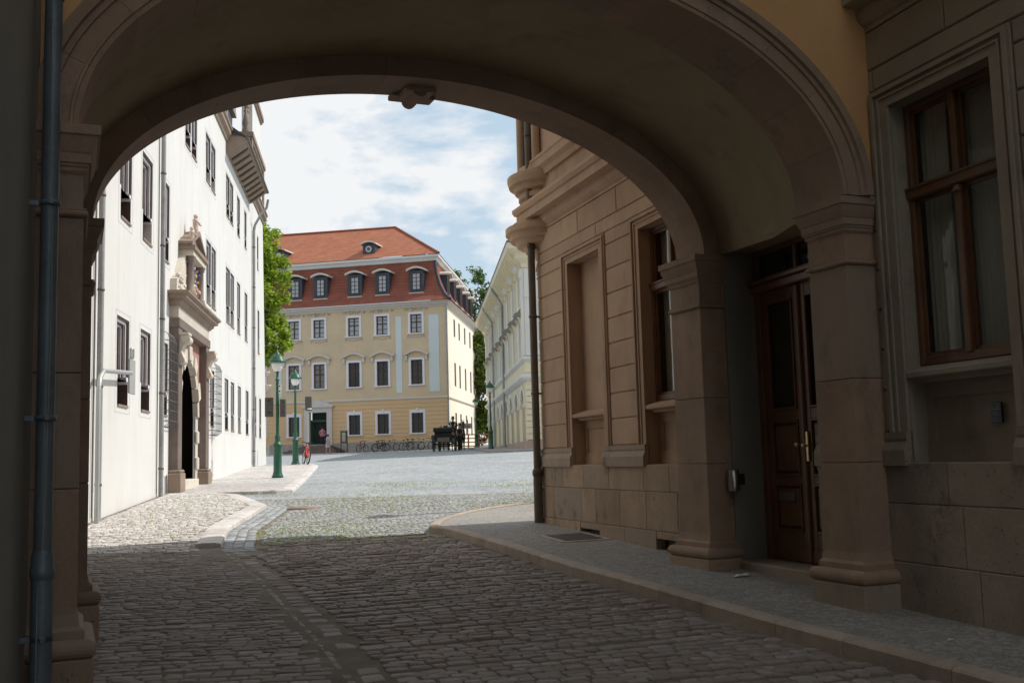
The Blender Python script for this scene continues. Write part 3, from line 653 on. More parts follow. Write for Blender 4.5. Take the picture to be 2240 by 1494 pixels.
# round corner oriel with bowl corbels
oc = (6.66, 17.05)
LP = dict(n=56, a0=R(20), a1=R(275), smooth=False)
def orl(name, prof, mat): q = MB(); q.lathe(prof, (oc[0], oc[1], 0), **LP); return RB.part(name, q, mat)
oriel = orl('oriel', [(0.091,3.26),(0.273,3.32),(0.309,3.40),(0.419,3.42),(0.455,3.51),(0.582,3.53),(0.619,3.61),(0.728,3.63),(0.764,3.71),(0.846,3.73),(0.864,3.82),(0.928,3.84),(0.928,3.94),(0.819,3.97),(0.801,4.02),(0.673,4.06),(0.628,4.16),(0.610,4.3),(0.610,4.42),(0.682,4.44),(0.682,4.52)], stucco)
orl('oriel_parapet', [(0.637,4.50),(0.655,4.56),(0.746,4.58),(0.764,4.66),(0.846,4.68),(0.874,4.78),(0.874,4.84),(0.728,4.87),(0.692,4.92),(0.673,5.0)], stucco)
for k in range(6):
    a = R(35+45*k); q = MB(); c = (oc[0]+.63*math.cos(a), oc[1]+.63*math.sin(a)); q.tube([(c[0], c[1], 4.9), (c[0], c[1], 7.5)], .075, 8); RB.part('oriel_mullion', q, stucco)
for k in range(5):
    a = R(57+45*k); q = MB(); c = (oc[0]+.61*math.cos(a), oc[1]+.61*math.sin(a)); q.tube([(c[0], c[1], 4.95), (c[0], c[1], 7.4)], .03, 6); RB.part('oriel_sash', q, wood)
orl('oriel_glass', [(.58,4.95),(.58,7.4)], glass('oriel_pane', (.16,.19,.19), .08))
orl('oriel_upper', [(.66,7.4),(.74,7.45),(.82,7.6),(.72,7.7),(.70,14.4),(.95,14.7),(.1,17.0)], stucco)
q = MB(); rn = random.Random(4)
for (cy_, cz_, rr) in ((.0,3.22,.16),(.18,3.12,.12),(-.14,3.06,.12),(.06,2.98,.1)):
    pts = [(oc[0]-.34+rn.uniform(-.05,.05)+.0*t, oc[1]-.2+cy_+rr*(1-t/22)*math.cos(t*.62), cz_+rr*(1-t/22)*math.sin(t*.62)) for t in range(20)]
    q.tube(pts, [.055]*19+[.04], 7)
q.tube([(oc[0]-.2,oc[1]-.1,3.38),(oc[0]-.3,oc[1]-.1,3.2),(oc[0]-.15,oc[1]-.1,2.95)], [.24,.18,.06], 10)
RB.part('scroll_corbel', q, stone_brown)
# rainwater pipe on the corner
DP = Thing('corner_downpipe', 'dark rainwater pipe at the corner of the beige house', 'downpipe', FP, (6.08, 16.85, -1.2))
q = MB(); px_, py_ = 6.06, 16.83
q.tube([(px_,py_,-.25),(px_,py_,12.2)], .062, 12); DP.part('pipe', q, pipe_brown)
q = MB(); q.tube([(px_,py_,-1.17),(px_,py_,-.3)], .075, 12); q.lathe([(.076,-.3),(.088,-.3),(.088,-.22),(.064,-.18)], (px_,py_,0), 12); DP.part('standpipe', q, M('rusty_pipe', (.15,.115,.09), .6, .3, 5, .3, metal=.2))
for z in (-.55, 1.05, 2.35, 3.55, 5.5): q = MB(); q.lathe([(.064,z),(.074,z),(.074,z+.04),(.064,z+.04)], (px_,py_,0), 12); q.box(px_, px_+.16, py_-.015, py_+.015, z, z+.03); DP.part('pipe_clamp', q, pipe_brown)
# ash bin, plate, hatch, litter
AB = Thing('wall_ashtray', 'cylindrical brushed steel ashtray fixed beside the house door', 'ashtray', FP, (6.15, 10.6, -.44))
q = MB(); q.lathe([(0,-.13),(.062,-.13),(.065,-.12),(.065,.10),(.058,.105),(.05,.10),(0,.08)], (6.14,10.60,-.30), 18); AB.part('bin', q, steel)
q = MB(); q.rbox(6.19, 6.27, 10.57, 10.63, -.36, -.24, .006); AB.part('bracket', q, iron)
NP = Thing('house_number_plate', 'small dark blue enamel plate with pale writing under the near window', 'plate', FP, (6.37, 6.85, .175))
q = MB(); q.rbox(6.366, 6.385, 6.79, 6.905, .175, .34, .003); NP.part('plate', q, M('blue_enamel', (.012,.035,.075), .35, .1, spec=.5))
def text(body, size, loc, rot, mat, parent, name='lettering', ext=.001):
    cu = bpy.data.curves.new(name, 'FONT'); cu.body = body; cu.size = size; cu.extrude = ext; cu.align_x = 'CENTER'; o = bpy.data.objects.new(name, cu); COL.objects.link(o)
    o.data.materials.append(mat); dg = bpy.context.evaluated_depsgraph_get(); me = bpy.data.meshes.new_from_object(o.evaluated_get(dg)); bpy.data.objects.remove(o); o = bpy.data.objects.new(name, me); COL.objects.link(o); o.parent = parent; o.location = loc; o.rotation_euler = rot; return o
cream_p = M('cream_enamel', (.5,.47,.4), .5)
for body, size, z in (('1 ---', .035, .295), ('15 .', .05, .235), ('11', .045, .185)):
    text(body, size, Vector((6.364, 6.848, z))-NP.b, (math.pi/2, 0, -math.pi/2), cream_p, NP.o)
q = MB(); q.box(6.364,6.3655,6.80,6.895,.283,.288); NP.part('rule', q, cream_p)
HT = Thing('cellar_hatch', 'flat metal cellar hatch in the pavement under the vent', 'hatch', FP, (5.7, 14.45, -1.15))
def onp(b, a, dz): x, y = fromP(b, a); return (b, a, H(x, y)+.105+dz)
q = MB(); c_ = [(5.35,13.95),(6.1,13.95),(6.1,14.98),(5.35,14.98)]; q.add([onp(b,a,.012) for b,a in c_]+[onp(b,a,-.03) for b,a in c_], [(0,1,2,3),(0,1,5,4),(1,2,6,5),(2,3,7,6),(3,0,4,7)]); HT.part('frame', q, kerb_m)
q = MB(); c_ = [(5.45,14.06),(6.02,14.06),(6.02,14.88),(5.45,14.88)]; q.add([onp(b,a,.018) for b,a in c_]+[onp(b,a,-.02) for b,a in c_], [(0,1,2,3),(0,1,5,4),(1,2,6,5),(2,3,7,6),(3,0,4,7)]); HT.part('lid', q, M('hatch_iron', (.10,.09,.085), .6, .2, 4, .4, metal=.3))
def litter(name, b, a, l, w, rot, label):
    x, y = fromP(b, a); t = bpy.data.objects.new(name, None); q = MB(); n = 6; V = []
    for i in range(n+1):
        for k in range(3): V.append((l*(i/n-.5)+random.uniform(-.008,.008), w*(k/2-.5)+random.uniform(-.006,.006), random.uniform(.004,.03)*(1 if l > .15 else .5)))
    q.add(V, [(i*3+k, i*3+k+1, i*3+k+4, i*3+k+3) for i in range(n) for k in range(2)]); o = q.build(name, M('white_paper', (.75,.72,.68), .8, .1)); o.location = (x, y, H(x, y)+.11+EYE); o.rotation_euler = (0,0,rot)
    tag(o, label, 'litter')
litter('paper_wrapper', 5.89, 10.1, .24, .07, .5, 'crumpled pale paper strip on the pavement by the door step')
litter('paper_scrap', 5.572, 6.606, .05, .035, 1.0, 'tiny white paper scrap on the mosaic paving below the blue plate')

# ------------------------------------------------------------------ arched passage building (arch frame: x across, y depth)
AR = Thing('archway_building', 'ochre plastered archway spanning the street between both houses', 'archway', FA, (3.2, 7.4, -1.55))
ZS = 2.25
NEAR = dict(c=3.17, h=3.15, r=1.735); FAR = dict(c=3.41, h=3.25, r=1.70)
def ell(e, t, off):      # t 0..pi from right springing to left; offset along the normal
    x, z = e['h']*math.cos(t), e['r']*math.sin(t); nx_, nz = e['r']*math.cos(t), e['h']*math.sin(t); l = math.hypot(nx_, nz)
    return e['c']+x+off*nx_/l, ZS+z+off*nz/l
def voussoirs(e, prof, nseg, name):
    for s_ in range(nseg):
        t0, t1 = math.pi*s_/nseg, math.pi*(s_+1)/nseg; g = .0006; k = 10; q = MB(); V = []; n = len(prof)
        for i in range(k+1):
            t = t0+g+(t1-t0-2*g)*i/k
            for off, y in prof: x, z = ell(e, t, off); V.append((x, y, z))
        F = [(i*n+j, i*n+(j+1)%n, (i+1)*n+(j+1)%n, (i+1)*n+j) for i in range(k) for j in range(n)]+[tuple(range(n)), tuple(k*n+j for j in range(n))[::-1]]
        q.add(V, F); AR.part(name, q, ring_stone)
voussoirs(NEAR, [(0,7.42),(.035,7.42),(.04,7.405),(.06,7.405),(.065,7.42),(.17,7.42),(.175,7.40),(.215,7.40),(.225,7.37),(.30,7.37),(.305,7.50),(.305,8.1),(0,8.1)], 13, 'voussoir')
voussoirs(FAR, [(0,10.22),(.22,10.22),(.30,10.22),(.30,10.82),(.22,10.86),(.1,10.86),(.1,10.82),(0,10.82)], 11, 'voussoir')
# vault between the two rings
q = MB(); n = 64; V = []; 
for (e, y, o_) in ((NEAR, 7.95, .16), (NEAR, 8.12, .2), (FAR, 9.2, .21), (FAR, 10.27, .21)):
    for i in range(n+1): x, z = ell(e, math.pi*i/n, o_); V.append((x, y, z))
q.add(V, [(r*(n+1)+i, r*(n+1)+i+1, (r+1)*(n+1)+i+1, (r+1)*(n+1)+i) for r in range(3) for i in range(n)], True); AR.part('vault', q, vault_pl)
# spandrel walls
def spandrel(e, y, off, mat, name, zt=8.2, x0=-1.1, x1=7.6):
    q = MB(); n = 64; V = []
    for i in range(n+1):
        x, z = ell(e, math.pi*i/n, off); V += [(x, y, z), (x1+(x0-x1)*i/n, y, zt)]
    q.add(V, [(2*i, 2*i+2, 2*i+3, 2*i+1) for i in range(n)])
    xr, zr = ell(e, 0, off); xl_, _ = ell(e, math.pi, off)
    q.quad((xr, y, zr), (x1, y, zr), (x1, y, zt), (x1, y, zt)) if False else q.add([(xr,y,zr),(x1,y,zr),(x1,y,zt)], [(0,1,2)]); q.add([(xl_,y,zr),(x0,y,zr),(x0,y,zt)], [(0,2,1)])
    return AR.part(name, q, mat)
spandrel(NEAR, 7.46, .29, ochre, 'spandrel_wall'); spandrel(FAR, 10.80, .28, ochre, 'spandrel_wall')
q = MB(); q.box(-1.1, 7.6, 7.46, 10.80, 8.2, 8.25); AR.part('bridge_roof', q, M('slate_roof', (.07,.075,.085)))
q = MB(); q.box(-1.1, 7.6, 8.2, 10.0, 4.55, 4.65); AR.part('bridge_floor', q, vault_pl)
# keystone console on the outer side
q = MB(); q.rbox(3.22, 3.56, 10.46, 10.9, 3.90, 4.3, .02); q.tube([(3.39,10.5,3.93),(3.39,10.94,3.93)], .08, 16); q.rbox(3.15, 3.63, 10.72, 10.92, 3.91, 3.97, .01); AR.part('keystone', q, ring_stone)
# piers
def pier(xs, ys_, ysE, xin, side, zg, nm):
    """side +1: pier stands on the right, xin is the passage face of its shaft"""
    def xr(p): return (xin-p, xs) if side > 0 else (xs, xin+p)
    def bx(q, p, z0, z1, c=.008): a, b = xr(p); q.rbox(a, b, ys_-p, ysE+p, z0, z1, c)
    base = MB(); bx(base, .10, zg, -1.17, .012); o = AR.part('pier_base', base, plinth_st)
    tor = MB(); a, b = xr(0)
    pr = [(.04,-1.17)]+[(.06+.055*math.cos(t), -1.11+.06*math.sin(t)) for t in [R(-90+22.5*k) for k in range(9)]]+[(.045,-1.05),(.045,-1.0),(.015,-.975),(.0,-.9)]
    V = []; n = len(pr)
    for p, z in pr:
        x0, x1 = xr(p); V += [(x0, ys_-p, z), (x1, ys_-p, z), (x1, ysE+p, z), (x0, ysE+p, z)]
    tor.add(V, [(4*i+k, 4*i+(k+1)%4, 4*i+4+(k+1)%4, 4*i+4+k) for i in range(n-1) for k in range(4)]); AR.part('pier_torus', tor, ring_stone)
    cuts = [-.92,-.12,.62,1.64]
    for i in range(3): q = MB(); bx(q, 0, cuts[i]+.002, cuts[i+1]-.002, .006); AR.part('shaft_block', q, ring_stone)
    q = MB(); bx(q, -.004, 1.64, 2.0, .004); bx(q, .03, 1.645, 1.685, .012); bx(q, .018, 1.685, 1.70, .004); AR.part('pier_neck', q, ring_stone)
    cap = MB(); pr = [(0,1.93),(.02,1.95),(.02,1.97),(.035,1.98),(.035,2.0),(.05,2.0),(.05,2.06),(.06,2.07),(.085,2.12),(.10,2.17),(.12,2.18),(.12,2.245),(.0,2.26)]; V = []; n = len(pr)
    for p, z in pr:
        p *= .8; x0, x1 = xr(p); V += [(x0, ys_-p, z), (x1, ys_-p, z), (x1, ysE+p, z), (x0, ysE+p, z)]
    cap.add(V, [(4*i+k, 4*i+(k+1)%4, 4*i+4+(k+1)%4, 4*i+4+k) for i in range(n-1) for k in range(4)]+[tuple(4*(n-1)+k for k in range(4))]); AR.part('pier_capital', cap, ring_stone)
pier(6.85, 7.52, 8.03, 6.38, 1, -1.75, ''); pier(6.95, 10.27, 10.9, 6.60, 1, -1.7, '')
pier(-.5, 7.40, 8.1, .06, -1, -1.85, ''); pier(-.5, 10.2, 10.85, .16, -1, -1.75, '')

# ------------------------------------------------------------------ left-hand grey house with its rainwater pipe
LB = Thing('grey_house', 'dark grey plastered house wall at the left edge', 'house', FP, (-.75, 6.0, -1.6))
q = MB(); q.quad((-.74,-16,-2.6),(-.74,11.1,-2.6),(-.74,11.1,17),(-.74,-16,17)); q.quad((-.74,11.1,-2.6),(-1.0,15.6,-2.6),(-1.0,15.6,17),(-.74,11.1,17)); q.quad((-1.0,15.6,-2.6),(-2.2,15.6,-2.6),(-2.2,15.6,17),(-1.0,15.6,17)); q.quad((-8,-16,-2.6),(-8,11.1,-2.6),(-8,11.1,17),(-8,-16,17)); LB.part('wall', q, stucco_grey)
q = MB(); q.prism([(-.4,17),(-8.4,17),(-6,19),(-3,19)], 1, -16, 11.4); LB.part('roof', q, M('slate_roof', (.07,.075,.085)))
q = MB(); q.box(-.74,-.715,-16,7.0,-2.6,-1.3); LB.part('plinth', q, plinth_st)
LD = Thing('grey_downpipe', 'blue grey zinc rainwater pipe with a thin cable beside the left pier', 'downpipe', FP, (-.62, 7.0, -1.6))
lx, ly = -.625, 7.0
q = MB(); q.tube([(lx,ly,-.55),(lx,ly,9)], .052, 16); LD.part('pipe', q, pipe_zinc)
q = MB(); q.tube([(lx,ly,-2.2),(lx,ly,-.62)], .062, 16); q.lathe([(.063,-.64),(.072,-.62),(.072,-.58),(.064,-.56),(.064,-.5),(.054,-.47)], (lx,ly,0), 16); LD.part('standpipe', q, pipe_zinc)
for z in (-1.0, .3, 1.62, 2.95): q = MB(); q.lathe([(.053,z),(.062,z),(.062,z+.03),(.053,z+.03)], (lx,ly,0), 16); q.rbox(lx+.0,lx+.03,ly-.085,ly-.05,z-.002,z+.032,.003); q.box(lx-.13,lx,ly-.012,ly+.012,z,z+.03); LD.part('pipe_clamp', q, pipe_zinc)
q = MB(); pts = []
for i in range(60): z = -1.9+i*.15; pts.append((lx+.012+.012*math.sin(z*1.7)-.02*(z < -.6), ly-.06-.006*math.sin(z*3), z))
q.tube(pts, .0045, 6); LD.part('cable', q, M('grey_cable', (.3,.31,.3), .6))
q = MB(); q.rbox(-.735,-.66,ly-.14,ly-.05,-1.42,-1.36,.006); LD.part('cable_box', q, M('grey_cable', (.3,.31,.3)))

# ------------------------------------------------------------------ white renaissance building (x = distance from the eye line, y = along)
WB = Thing('white_building', 'long white plastered renaissance building with moulded windows on the left', 'building', FW, (-5.25, 30.0, -.75))
XB = -5.25
ROW_G = [(23.3,24.75),(25.7,27.13),(28.3,29.45),(36.95,38.2),(40.7,42.0),(42.5,43.85),(44.8,46.15),(47.65,49.05),(51.35,52.45),(53.55,54.8)]
ROW_1 = [(23.4,24.83),(25.72,27.2),(28.3,29.5),(44.5,45.85),(47.25,48.6),(50.7,51.75),(52.8,53.95)]
ROW_1D = [(35.95,38.5),(41.0,43.75)]
ROW_2D = [(31.6,34.13),(35.75,38.3),(40.95,43.4)]; ROW_2 = [(44.45,45.7),(47.1,48.2),(50.6,51.45),(52.6,53.5)]
jobs = []
for row, z0, z1 in ((ROW_G,1.19,3.40),(ROW_1,5.29,7.71),(ROW_2,9.4,11.35)):
    for a, b in row: jobs.append((a, b, z0, z1))
for row, z0, z1 in ((ROW_1D,5.29,7.71),(ROW_2D,9.4,11.35)):
    for a, b in row: c = (a+b)/2; jobs.append((a, c+.08, z0, z1)); jobs.append((c-.08, b, z0, z1))
MG = .13
holes = []; 
for a, b, z0, z1 in jobs:
    zs_ = z0+.16; zm = z0+.16+.29*(z1-z0-.3); w = .16
    holes.append((a+MG, b-MG, zm, z1-MG, -.3)); holes.append((a+MG+w*.55, b-MG-w*.55, zs_, zm, -.3))
holes.append((30.65, 33.98, -1.6, 3.15, -.07))
mb = MB(); wall_x(mb, XB, 12, 55.6, -1.9, 12.45, holes, -.3)
mb.quad((XB,55.6,-1.9),(XB+.02,57.4,-1.9),(XB,55.6,12.45),(XB,55.6,12.45)) if False else mb.add([(XB,55.6,-1.9),(XB+.02,57.45,-1.9),(XB,55.6,12.45)], [(0,1,2)])
mb.add([(XB+.02,57.45,-1.9),(XB,55.6,12.45),(XB-13,55.6,12.45),(XB-13,57.45,-1.9)], [(0,1,2,3)]); mb.quad((XB,12,-1.9),(XB-13,12,-1.9),(XB-13,12,12.45),(XB,12,12.45)); mb.quad((XB-13,12,-1.9),(XB-13,55.6,-1.9),(XB-13,55.6,12.45),(XB-13,12,12.45))
WB.part('wall', mb, white_wall)
wcache = {}
def ren_window(a, b, z0, z1):
    w = b-a; h = z1-z0; key = (round(w, 1), round(h, 1))
    if key not in wcache:
        w, h = key; y0, y1 = -w/2+MG, w/2-MG; zs_ = .16; zm = .16+.29*(h-.3); zt = h-MG
        jm = MB()
        # moulded jamb: two pale rolls, stepped into the wall, ending on a rounded stop above the plain foot
        for (ins, x, r) in ((.055, -.09, .03), (.125, -.17, .03)):
            pts = [(x, y0+ins, zm+.02), (x, y0+ins, zt-ins), (x, y1-ins, zt-ins), (x, y1-ins, zm+.02)]
            for i in range(3):
                p, q_ = pts[i], pts[i+1]; jm.box(x-r, x+r, min(p[1],q_[1])-r, max(p[1],q_[1])+r, min(p[2],q_[2])-(r if i == 1 else 0), max(p[2],q_[2])+r)
        for s_ in (0, 1):
            e = y0 if s_ == 0 else y1; d = 1 if s_ == 0 else -1
            jm.prism([(e, zm-.10), (e+d*.06, zm-.09), (e+d*.12, zm-.03), (e+d*.155, zm+.05), (e+d*.155, zm+.10), (e, zm+.10)], 0, -.22, -.012)
        wd = jm.mesh('jamb_moulding', moulding_white)
        rv = MB()
        for (ins, x0, x1) in ((.0, -.06, -.02), (.09, -.14, -.11)):
            rv.box(x0, x1, y0+ins, y0+ins+.03, zm+.1, zt-ins); rv.box(x0, x1, y1-ins-.03, y1-ins, zm+.1, zt-ins); rv.box(x0, x1, y0+ins+.03, y1-ins-.03, zt-ins-.03, zt-ins)
        e_ = .16*.55
        for y_, z_a, z_b, x_a in ((y0+e_+.004, zs_, zm, .003), (y1-e_-.004, zs_, zm, .003), (y0+.004, zm+.1, zt-.004, -.012), (y1-.004, zm+.1, zt-.004, -.012)): rv.quad((x_a,y_,z_a),(-.28,y_,z_a),(-.28,y_,z_b),(x_a,y_,z_b))
        rv.quad((-.012,y0,zt-.004),(-.28,y0,zt-.004),(-.28,y1,zt-.004),(-.012,y1,zt-.004))
        rv = rv.mesh('jamb_groove', M('dark_brown_jamb', (.115,.088,.075), .85, .2, 4, .2))
        pn = MB(); pn.quad((-.26,y0-.05,zs_-.05),(-.26,y1+.05,zs_-.05),(-.26,y1+.05,zt+.05),(-.26,y0-.05,zt+.05)); pn = pn.mesh('pane', dark_glass)
        fr_ = MB(); c = 0
        for (l, t) in ((y0+.13, y0+.18), (y1-.18, y1-.13), (c-.025, c+.025)): fr_.box(-.25, -.21, l, t, zs_, zt-.13)
        for z in (zs_+.02, zs_+(zt-zs_)*.62, zt-.17): fr_.box(-.248, -.212, y0+.18, y1-.18, z, z+.045)
        fr_ = fr_.mesh('sash', M('red_brown_sash', (.22,.075,.045), .6, .15))
        sl_ = MB(); sl_.prism([(-.24,zs_-.02),(.03,zs_-.03),(.03,zs_+.02),(-.24,zs_+.07)], 1, y0+.09, y1-.09); sl_ = sl_.mesh('sill', stone_brown)
        ou = MB(); t = .018; W2 = w/2
        ou.box(0,.004,-W2,-W2+t,0,h); ou.box(0,.004,W2-t,W2,0,h); ou.box(0,.004,-W2+t,W2-t,h-t,h); ou.box(0,.004,-W2+t,W2-t,0,t); ou = ou.mesh('painted_outline', grey_line)
        wcache[key] = (wd, rv, pn, fr_, sl_, ou)
    wd, rv, pn, fr_, sl_, ou = wcache[key]
    o = WB.piece('window', wd, (XB, (a+b)/2, z0))
    for nm, me in (('jamb_groove', rv), ('pane', pn), ('sash', fr_), ('sill', sl_), ('painted_outline', ou)): WB.piece(nm, me, (0,0,0), parent=o)
for j_ in jobs: ren_window(*j_)
# cornice, bracketed eaves, roof and gables
q = MB(); pr = [(0,12.4),(.08,12.42),(.12,12.55),(.22,12.62),(.22,12.78),(.28,12.82),(.28,12.9),(0,12.95)]
for (a, b) in ((12, 41.0), (49.3, 55.7)): q.prism([(XB+p-.02, z) for p, z in pr], 1, a, b)
WB.part('cornice', q, stone_brown)
q = MB(); q.prism([(XB-.02,11.95),(XB+.12,12.0),(XB+.75,12.45),(XB+.75,12.55),(XB-.02,12.8)], 1, 41.0, 49.3); q.box(XB+.75, XB+.79, 41.0, 49.3, 12.44, 12.6); WB.part('eaves', q, stone_brown)
for k in range(9):
    y = 41.9+.85*k; q = MB(); q.prism([(XB+.1,11.9),(XB+.3,12.03),(XB+.72,12.36),(XB+.72,12.47),(XB+.1,12.1)], 1, y, y+.13); WB.part('rafter_tail', q, M('dark_timber', (.12,.09,.065), .7))
q = MB(); q.tube([(XB+.8,40.9,12.56),(XB+.8,49.5,12.56)], .07, 8); WB.part('gutter', q, pipe_brown)
slate = M('blue_slate', (.055,.06,.07), .6, .3, 6, .4)
q = MB(); q.prism([(XB-.35,12.9),(XB-14,12.9),(XB-6.6,21)], 1, 12, 55.3); q.prism([(XB+.77,12.6),(XB-1,12.6),(XB-1,13.9)], 1, 41.0, 49.3); WB.part('roof', q, slate)
def gable(y0, y1, z0, tiers):
    q = MB(); c = (y0+y1)/2; q.box(XB-.5, XB+.0, y0, y1, z0, z0+2.3); w = (y1-y0)
    q.box(XB-.5, XB, c-w*.33, c+w*.33, z0+2.3, z0+4.6); q.prism([(c-w*.33, z0+4.6), (c+w*.33, z0+4.6), (c+.5, z0+6.6), (c-.5, z0+6.6)], 0, XB-.5, XB)
    g = WB.part('gable', q, white_wall)
    t = MB()
    for (z, ww) in ((z0+2.3, .5), (z0+4.6, .34), (z0+6.6, .1)): t.box(XB-.6, XB+.16, c-w*ww-.12, c+w*ww+.12, z, z+.22); t.box(XB-.55, XB+.10, c-w*ww-.06, c+w*ww+.06, z-.12, z)
    for yy in (y0+.15, y1-.15): t.box(XB-.1, XB+.1, yy-.16, yy+.16, z0, z0+2.2); t.lathe([(.16,0),(.2,.1),(.12,.3),(.18,.5),(.02,1.2)], (XB-.2, yy, z0+2.5), 8)
    for s_ in (-1, 1):
        for k in range(7): a = k/6*math.pi/2; t.ball((XB-.2, c+s_*w*(.34+.13*math.cos(a)), z0+2.6+1.7*math.sin(a)*.9), .14, 6)
    WB.part('gable_trim', t, stone_brown, g)
    for yy in (c-.9, c+.9): p = MB(); p.box(XB-.01, XB+.012, yy-.35, yy+.35, z0+.5, z0+1.7); WB.part('gable_window', p, dark_glass, g); p = MB(); p.box(XB-.01, XB+.03, yy-.45, yy-.35, z0+.4, z0+1.8); p.box(XB-.01, XB+.03, yy+.35, yy+.45, z0+.4, z0+1.8); p.box(XB-.01, XB+.03, yy-.35, yy+.35, z0+1.7, z0+1.8); WB.part('gable_surround', p, stone_cream, g)
gable(49.6, 55.5, 12.93, 2); gable(31.5, 40.8, 12.93, 2)
q = MB(); q.box(XB-1.6, XB-.2, 43.0, 44.6, 12.8, 14.6); dm = WB.part('dormer', q, M('slate_dark', (.06,.065,.075), .6, .2)); q = MB(); q.prism([(42.8,14.55),(44.8,14.55),(43.8,15.6)], 0, XB-2.4, XB-.05); WB.part('dormer_roof', q, M('shingle', (.30,.24,.19), .8, .3, 8, .5), dm)
# painted corbels at the far corner
for (y, z, r) in ((56.9,4.75,.16),(57.1,4.05,.2)):
    q = MB(); q.lathe([(.05,-r),(r*.7,-.6*r),(r,0),(r*1.25,.3*r),(r*1.25,.55*r),(0,.6*r)], (XB+.05, y, z), 12); WB.part('corner_corbel', q, stone_cream)
# rainwater pipes and grilles
def wall_pipe(y, z0, z1, label, swan=False):
    T_ = Thing('wall_downpipe', label, 'downpipe', FW, (XB+.09, y, z0)); x = XB+.1; q = MB()
    pts = [(x,y,z0),(x,y,z1)]+([(x+.04,y,z1+.3),(x+.3,y-.1,z1+.75),(XB+.7,y-.3,z1+1.05),(XB+.78,y-.3,z1+1.45)] if swan else []); q.tube(pts, .06, 10); T_.part('pipe', q, M('weathered_zinc', (.36,.36,.36), .55, .25, 3, .2, metal=.3))
    z = z0+.7
    while z < z1: q = MB(); q.lathe([(.06,z),(.072,z),(.072,z+.05),(.06,z+.05)], (x,y,0), 10); T_.part('pipe_clamp', q, pipe_brown); z += 1.9
    q = MB(); q.tube([(XB+.03,y-.19,z0+.1),(XB+.03,y-.19,z1)], .014, 6); T_.part('lightning_cable', q, pipe_brown)
wall_pipe(21.6, -1.02, 11.5, 'zinc downpipe on the white wall nearest the archway pier'); wall_pipe(27.95, -.75, 12.3, 'zinc downpipe on the white wall just left of the stone portal'); wall_pipe(50.35, -.08, 10.9, 'far zinc downpipe bending out to the bracketed eaves', True)
grille_m = M('grey_iron', (.16,.16,.17), .5, .2, 6, .1, metal=.3)
def grille(a, b, z0, z1, label):
    T_ = Thing('window_grille', label, 'grille', FW, (XB, (a+b)/2, z0)); p = .22; q = MB(); r = .009
    n = max(3, int((b-a)/.22))
    for i in range(n+1): y = a+(b-a)*i/n; q.tube([(XB,y,z1+.12),(XB+p*.75,y,z1),(XB+p,y,z1-.15),(XB+p,y,z0+.05),(XB+p*.4,y,z0-.05),(XB,y,z0-.06)], r, 5)
    T_.part('upright_bars', q, grille_m)
    q = MB(); z = z0+.1
    while z < z1: q.tube([(XB,a,z),(XB+p,a,z),(XB+p,b,z),(XB,b,z)], r*1.2, 5); z += .26
    T_.part('cross_bars', q, grille_m)
grille(28.35,29.5,1.1,3.45,'iron basket grille over the window left of the portal'); grille(36.9,38.3,1.1,3.45,'iron basket grille over the window right of the portal')
# small plates low on the wall
q = MB(); q.rbox(XB-.01, XB+.03, 28.95, 29.2, -.72, -.2, .01); WB.part('wall_plate', q, steel)
# ------------------------------------------------------------------ portal
PT = Thing('stone_portal', 'carved brown stone portal with coat of arms on the white building', 'portal', FW, (XB, 32.5, -.7))
for (a, b) in ((29.5,30.08),(34.5,35.1)):
    q = MB(); q.rbox(XB-.02, XB+.34, a-.08, b+.08, -1.0, -.16, .02); q.rbox(XB-.02, XB+.32, a-.05, b+.05, -.16, -.07, .03); PT.part('pillar_base', q, stone_brown)
    q = MB(); q.rbox(XB-.02, XB+.25, a, b, -.07, 3.8, .015); PT.part('pillar', q, M('grey_brown_stone', (.19,.15,.13), .85, .2, 2, .3, stain=.3))
    c = (a+b)/2; q = MB(); q.prism([(XB+.2,2.75),(XB+.34,2.8),(XB+.36,2.95),(XB+.30,3.1),(XB+.38,3.3),(XB+.47,3.45),(XB+.47,3.56),(XB+.2,3.56)], 1, a+.06, b-.06)
    for z, x, r in ((3.43,XB+.42,.12),(2.86,XB+.31,.09)): q.tube([(x,a+.04,z),(x,b-.04,z)], r, 12)
    q.box(XB+.2, XB+.5, a+.02, b-.02, 3.56, 3.62); PT.part('console', q, stone_cream)
def arcseg(cy, cz, r0, r1, t0, t1, x0, x1, k=4):
    q = MB(); V = []
    for i in range(k+1):
        t = t0+(t1-t0)*i/k
        for r, x in ((r0,x0),(r1,x0),(r1,x1),(r0,x1)): V.append((x, cy+r*math.cos(t), cz+r*math.sin(t)))
    return q.add(V, [(4*i+j, 4*i+(j+1)%4, 4*i+4+(j+1)%4, 4*i+4+j) for i in range(k) for j in range(4)]+[(0,1,2,3), tuple(4*k+j for j in (3,2,1,0))])
for i in range(11):
    PT.part('voussoir', arcseg(32.3, 1.5, 1.62, 1.95+.08*(i%2), R(180-i*180/11-.7), R(180-(i+1)*180/11+.7), XB-.07, XB+.08+.05*(i%2)), stone_cream)
for s_, yy in ((0, 30.36), (1, 33.98)):
    for k in range(5): z0 = -.5+k*.4; d = .1*(k%2); q = MB(); q.rbox(XB-.07, XB+.02+.05*(k%2)*s_, yy-(d if s_ == 0 else 0), yy+.28+(d if s_ else 0), z0, z0+.39, .03); PT.part('jamb_stone', q, stone_cream)
q = MB()
for i in range(16):
    t0, t1 = math.pi*i/16, math.pi*(i+1)/16; P = lambda t: (XB+.03, 32.3+1.93*math.cos(t), 1.5+1.93*math.sin(t))
    q.add([P(t0), P(t1), (XB+.03, 34.55+(30.0-34.55)*(i+1)/16, 3.85), (XB+.03, 34.55+(30.0-34.55)*i/16, 3.85)], [(0,1,2,3)])
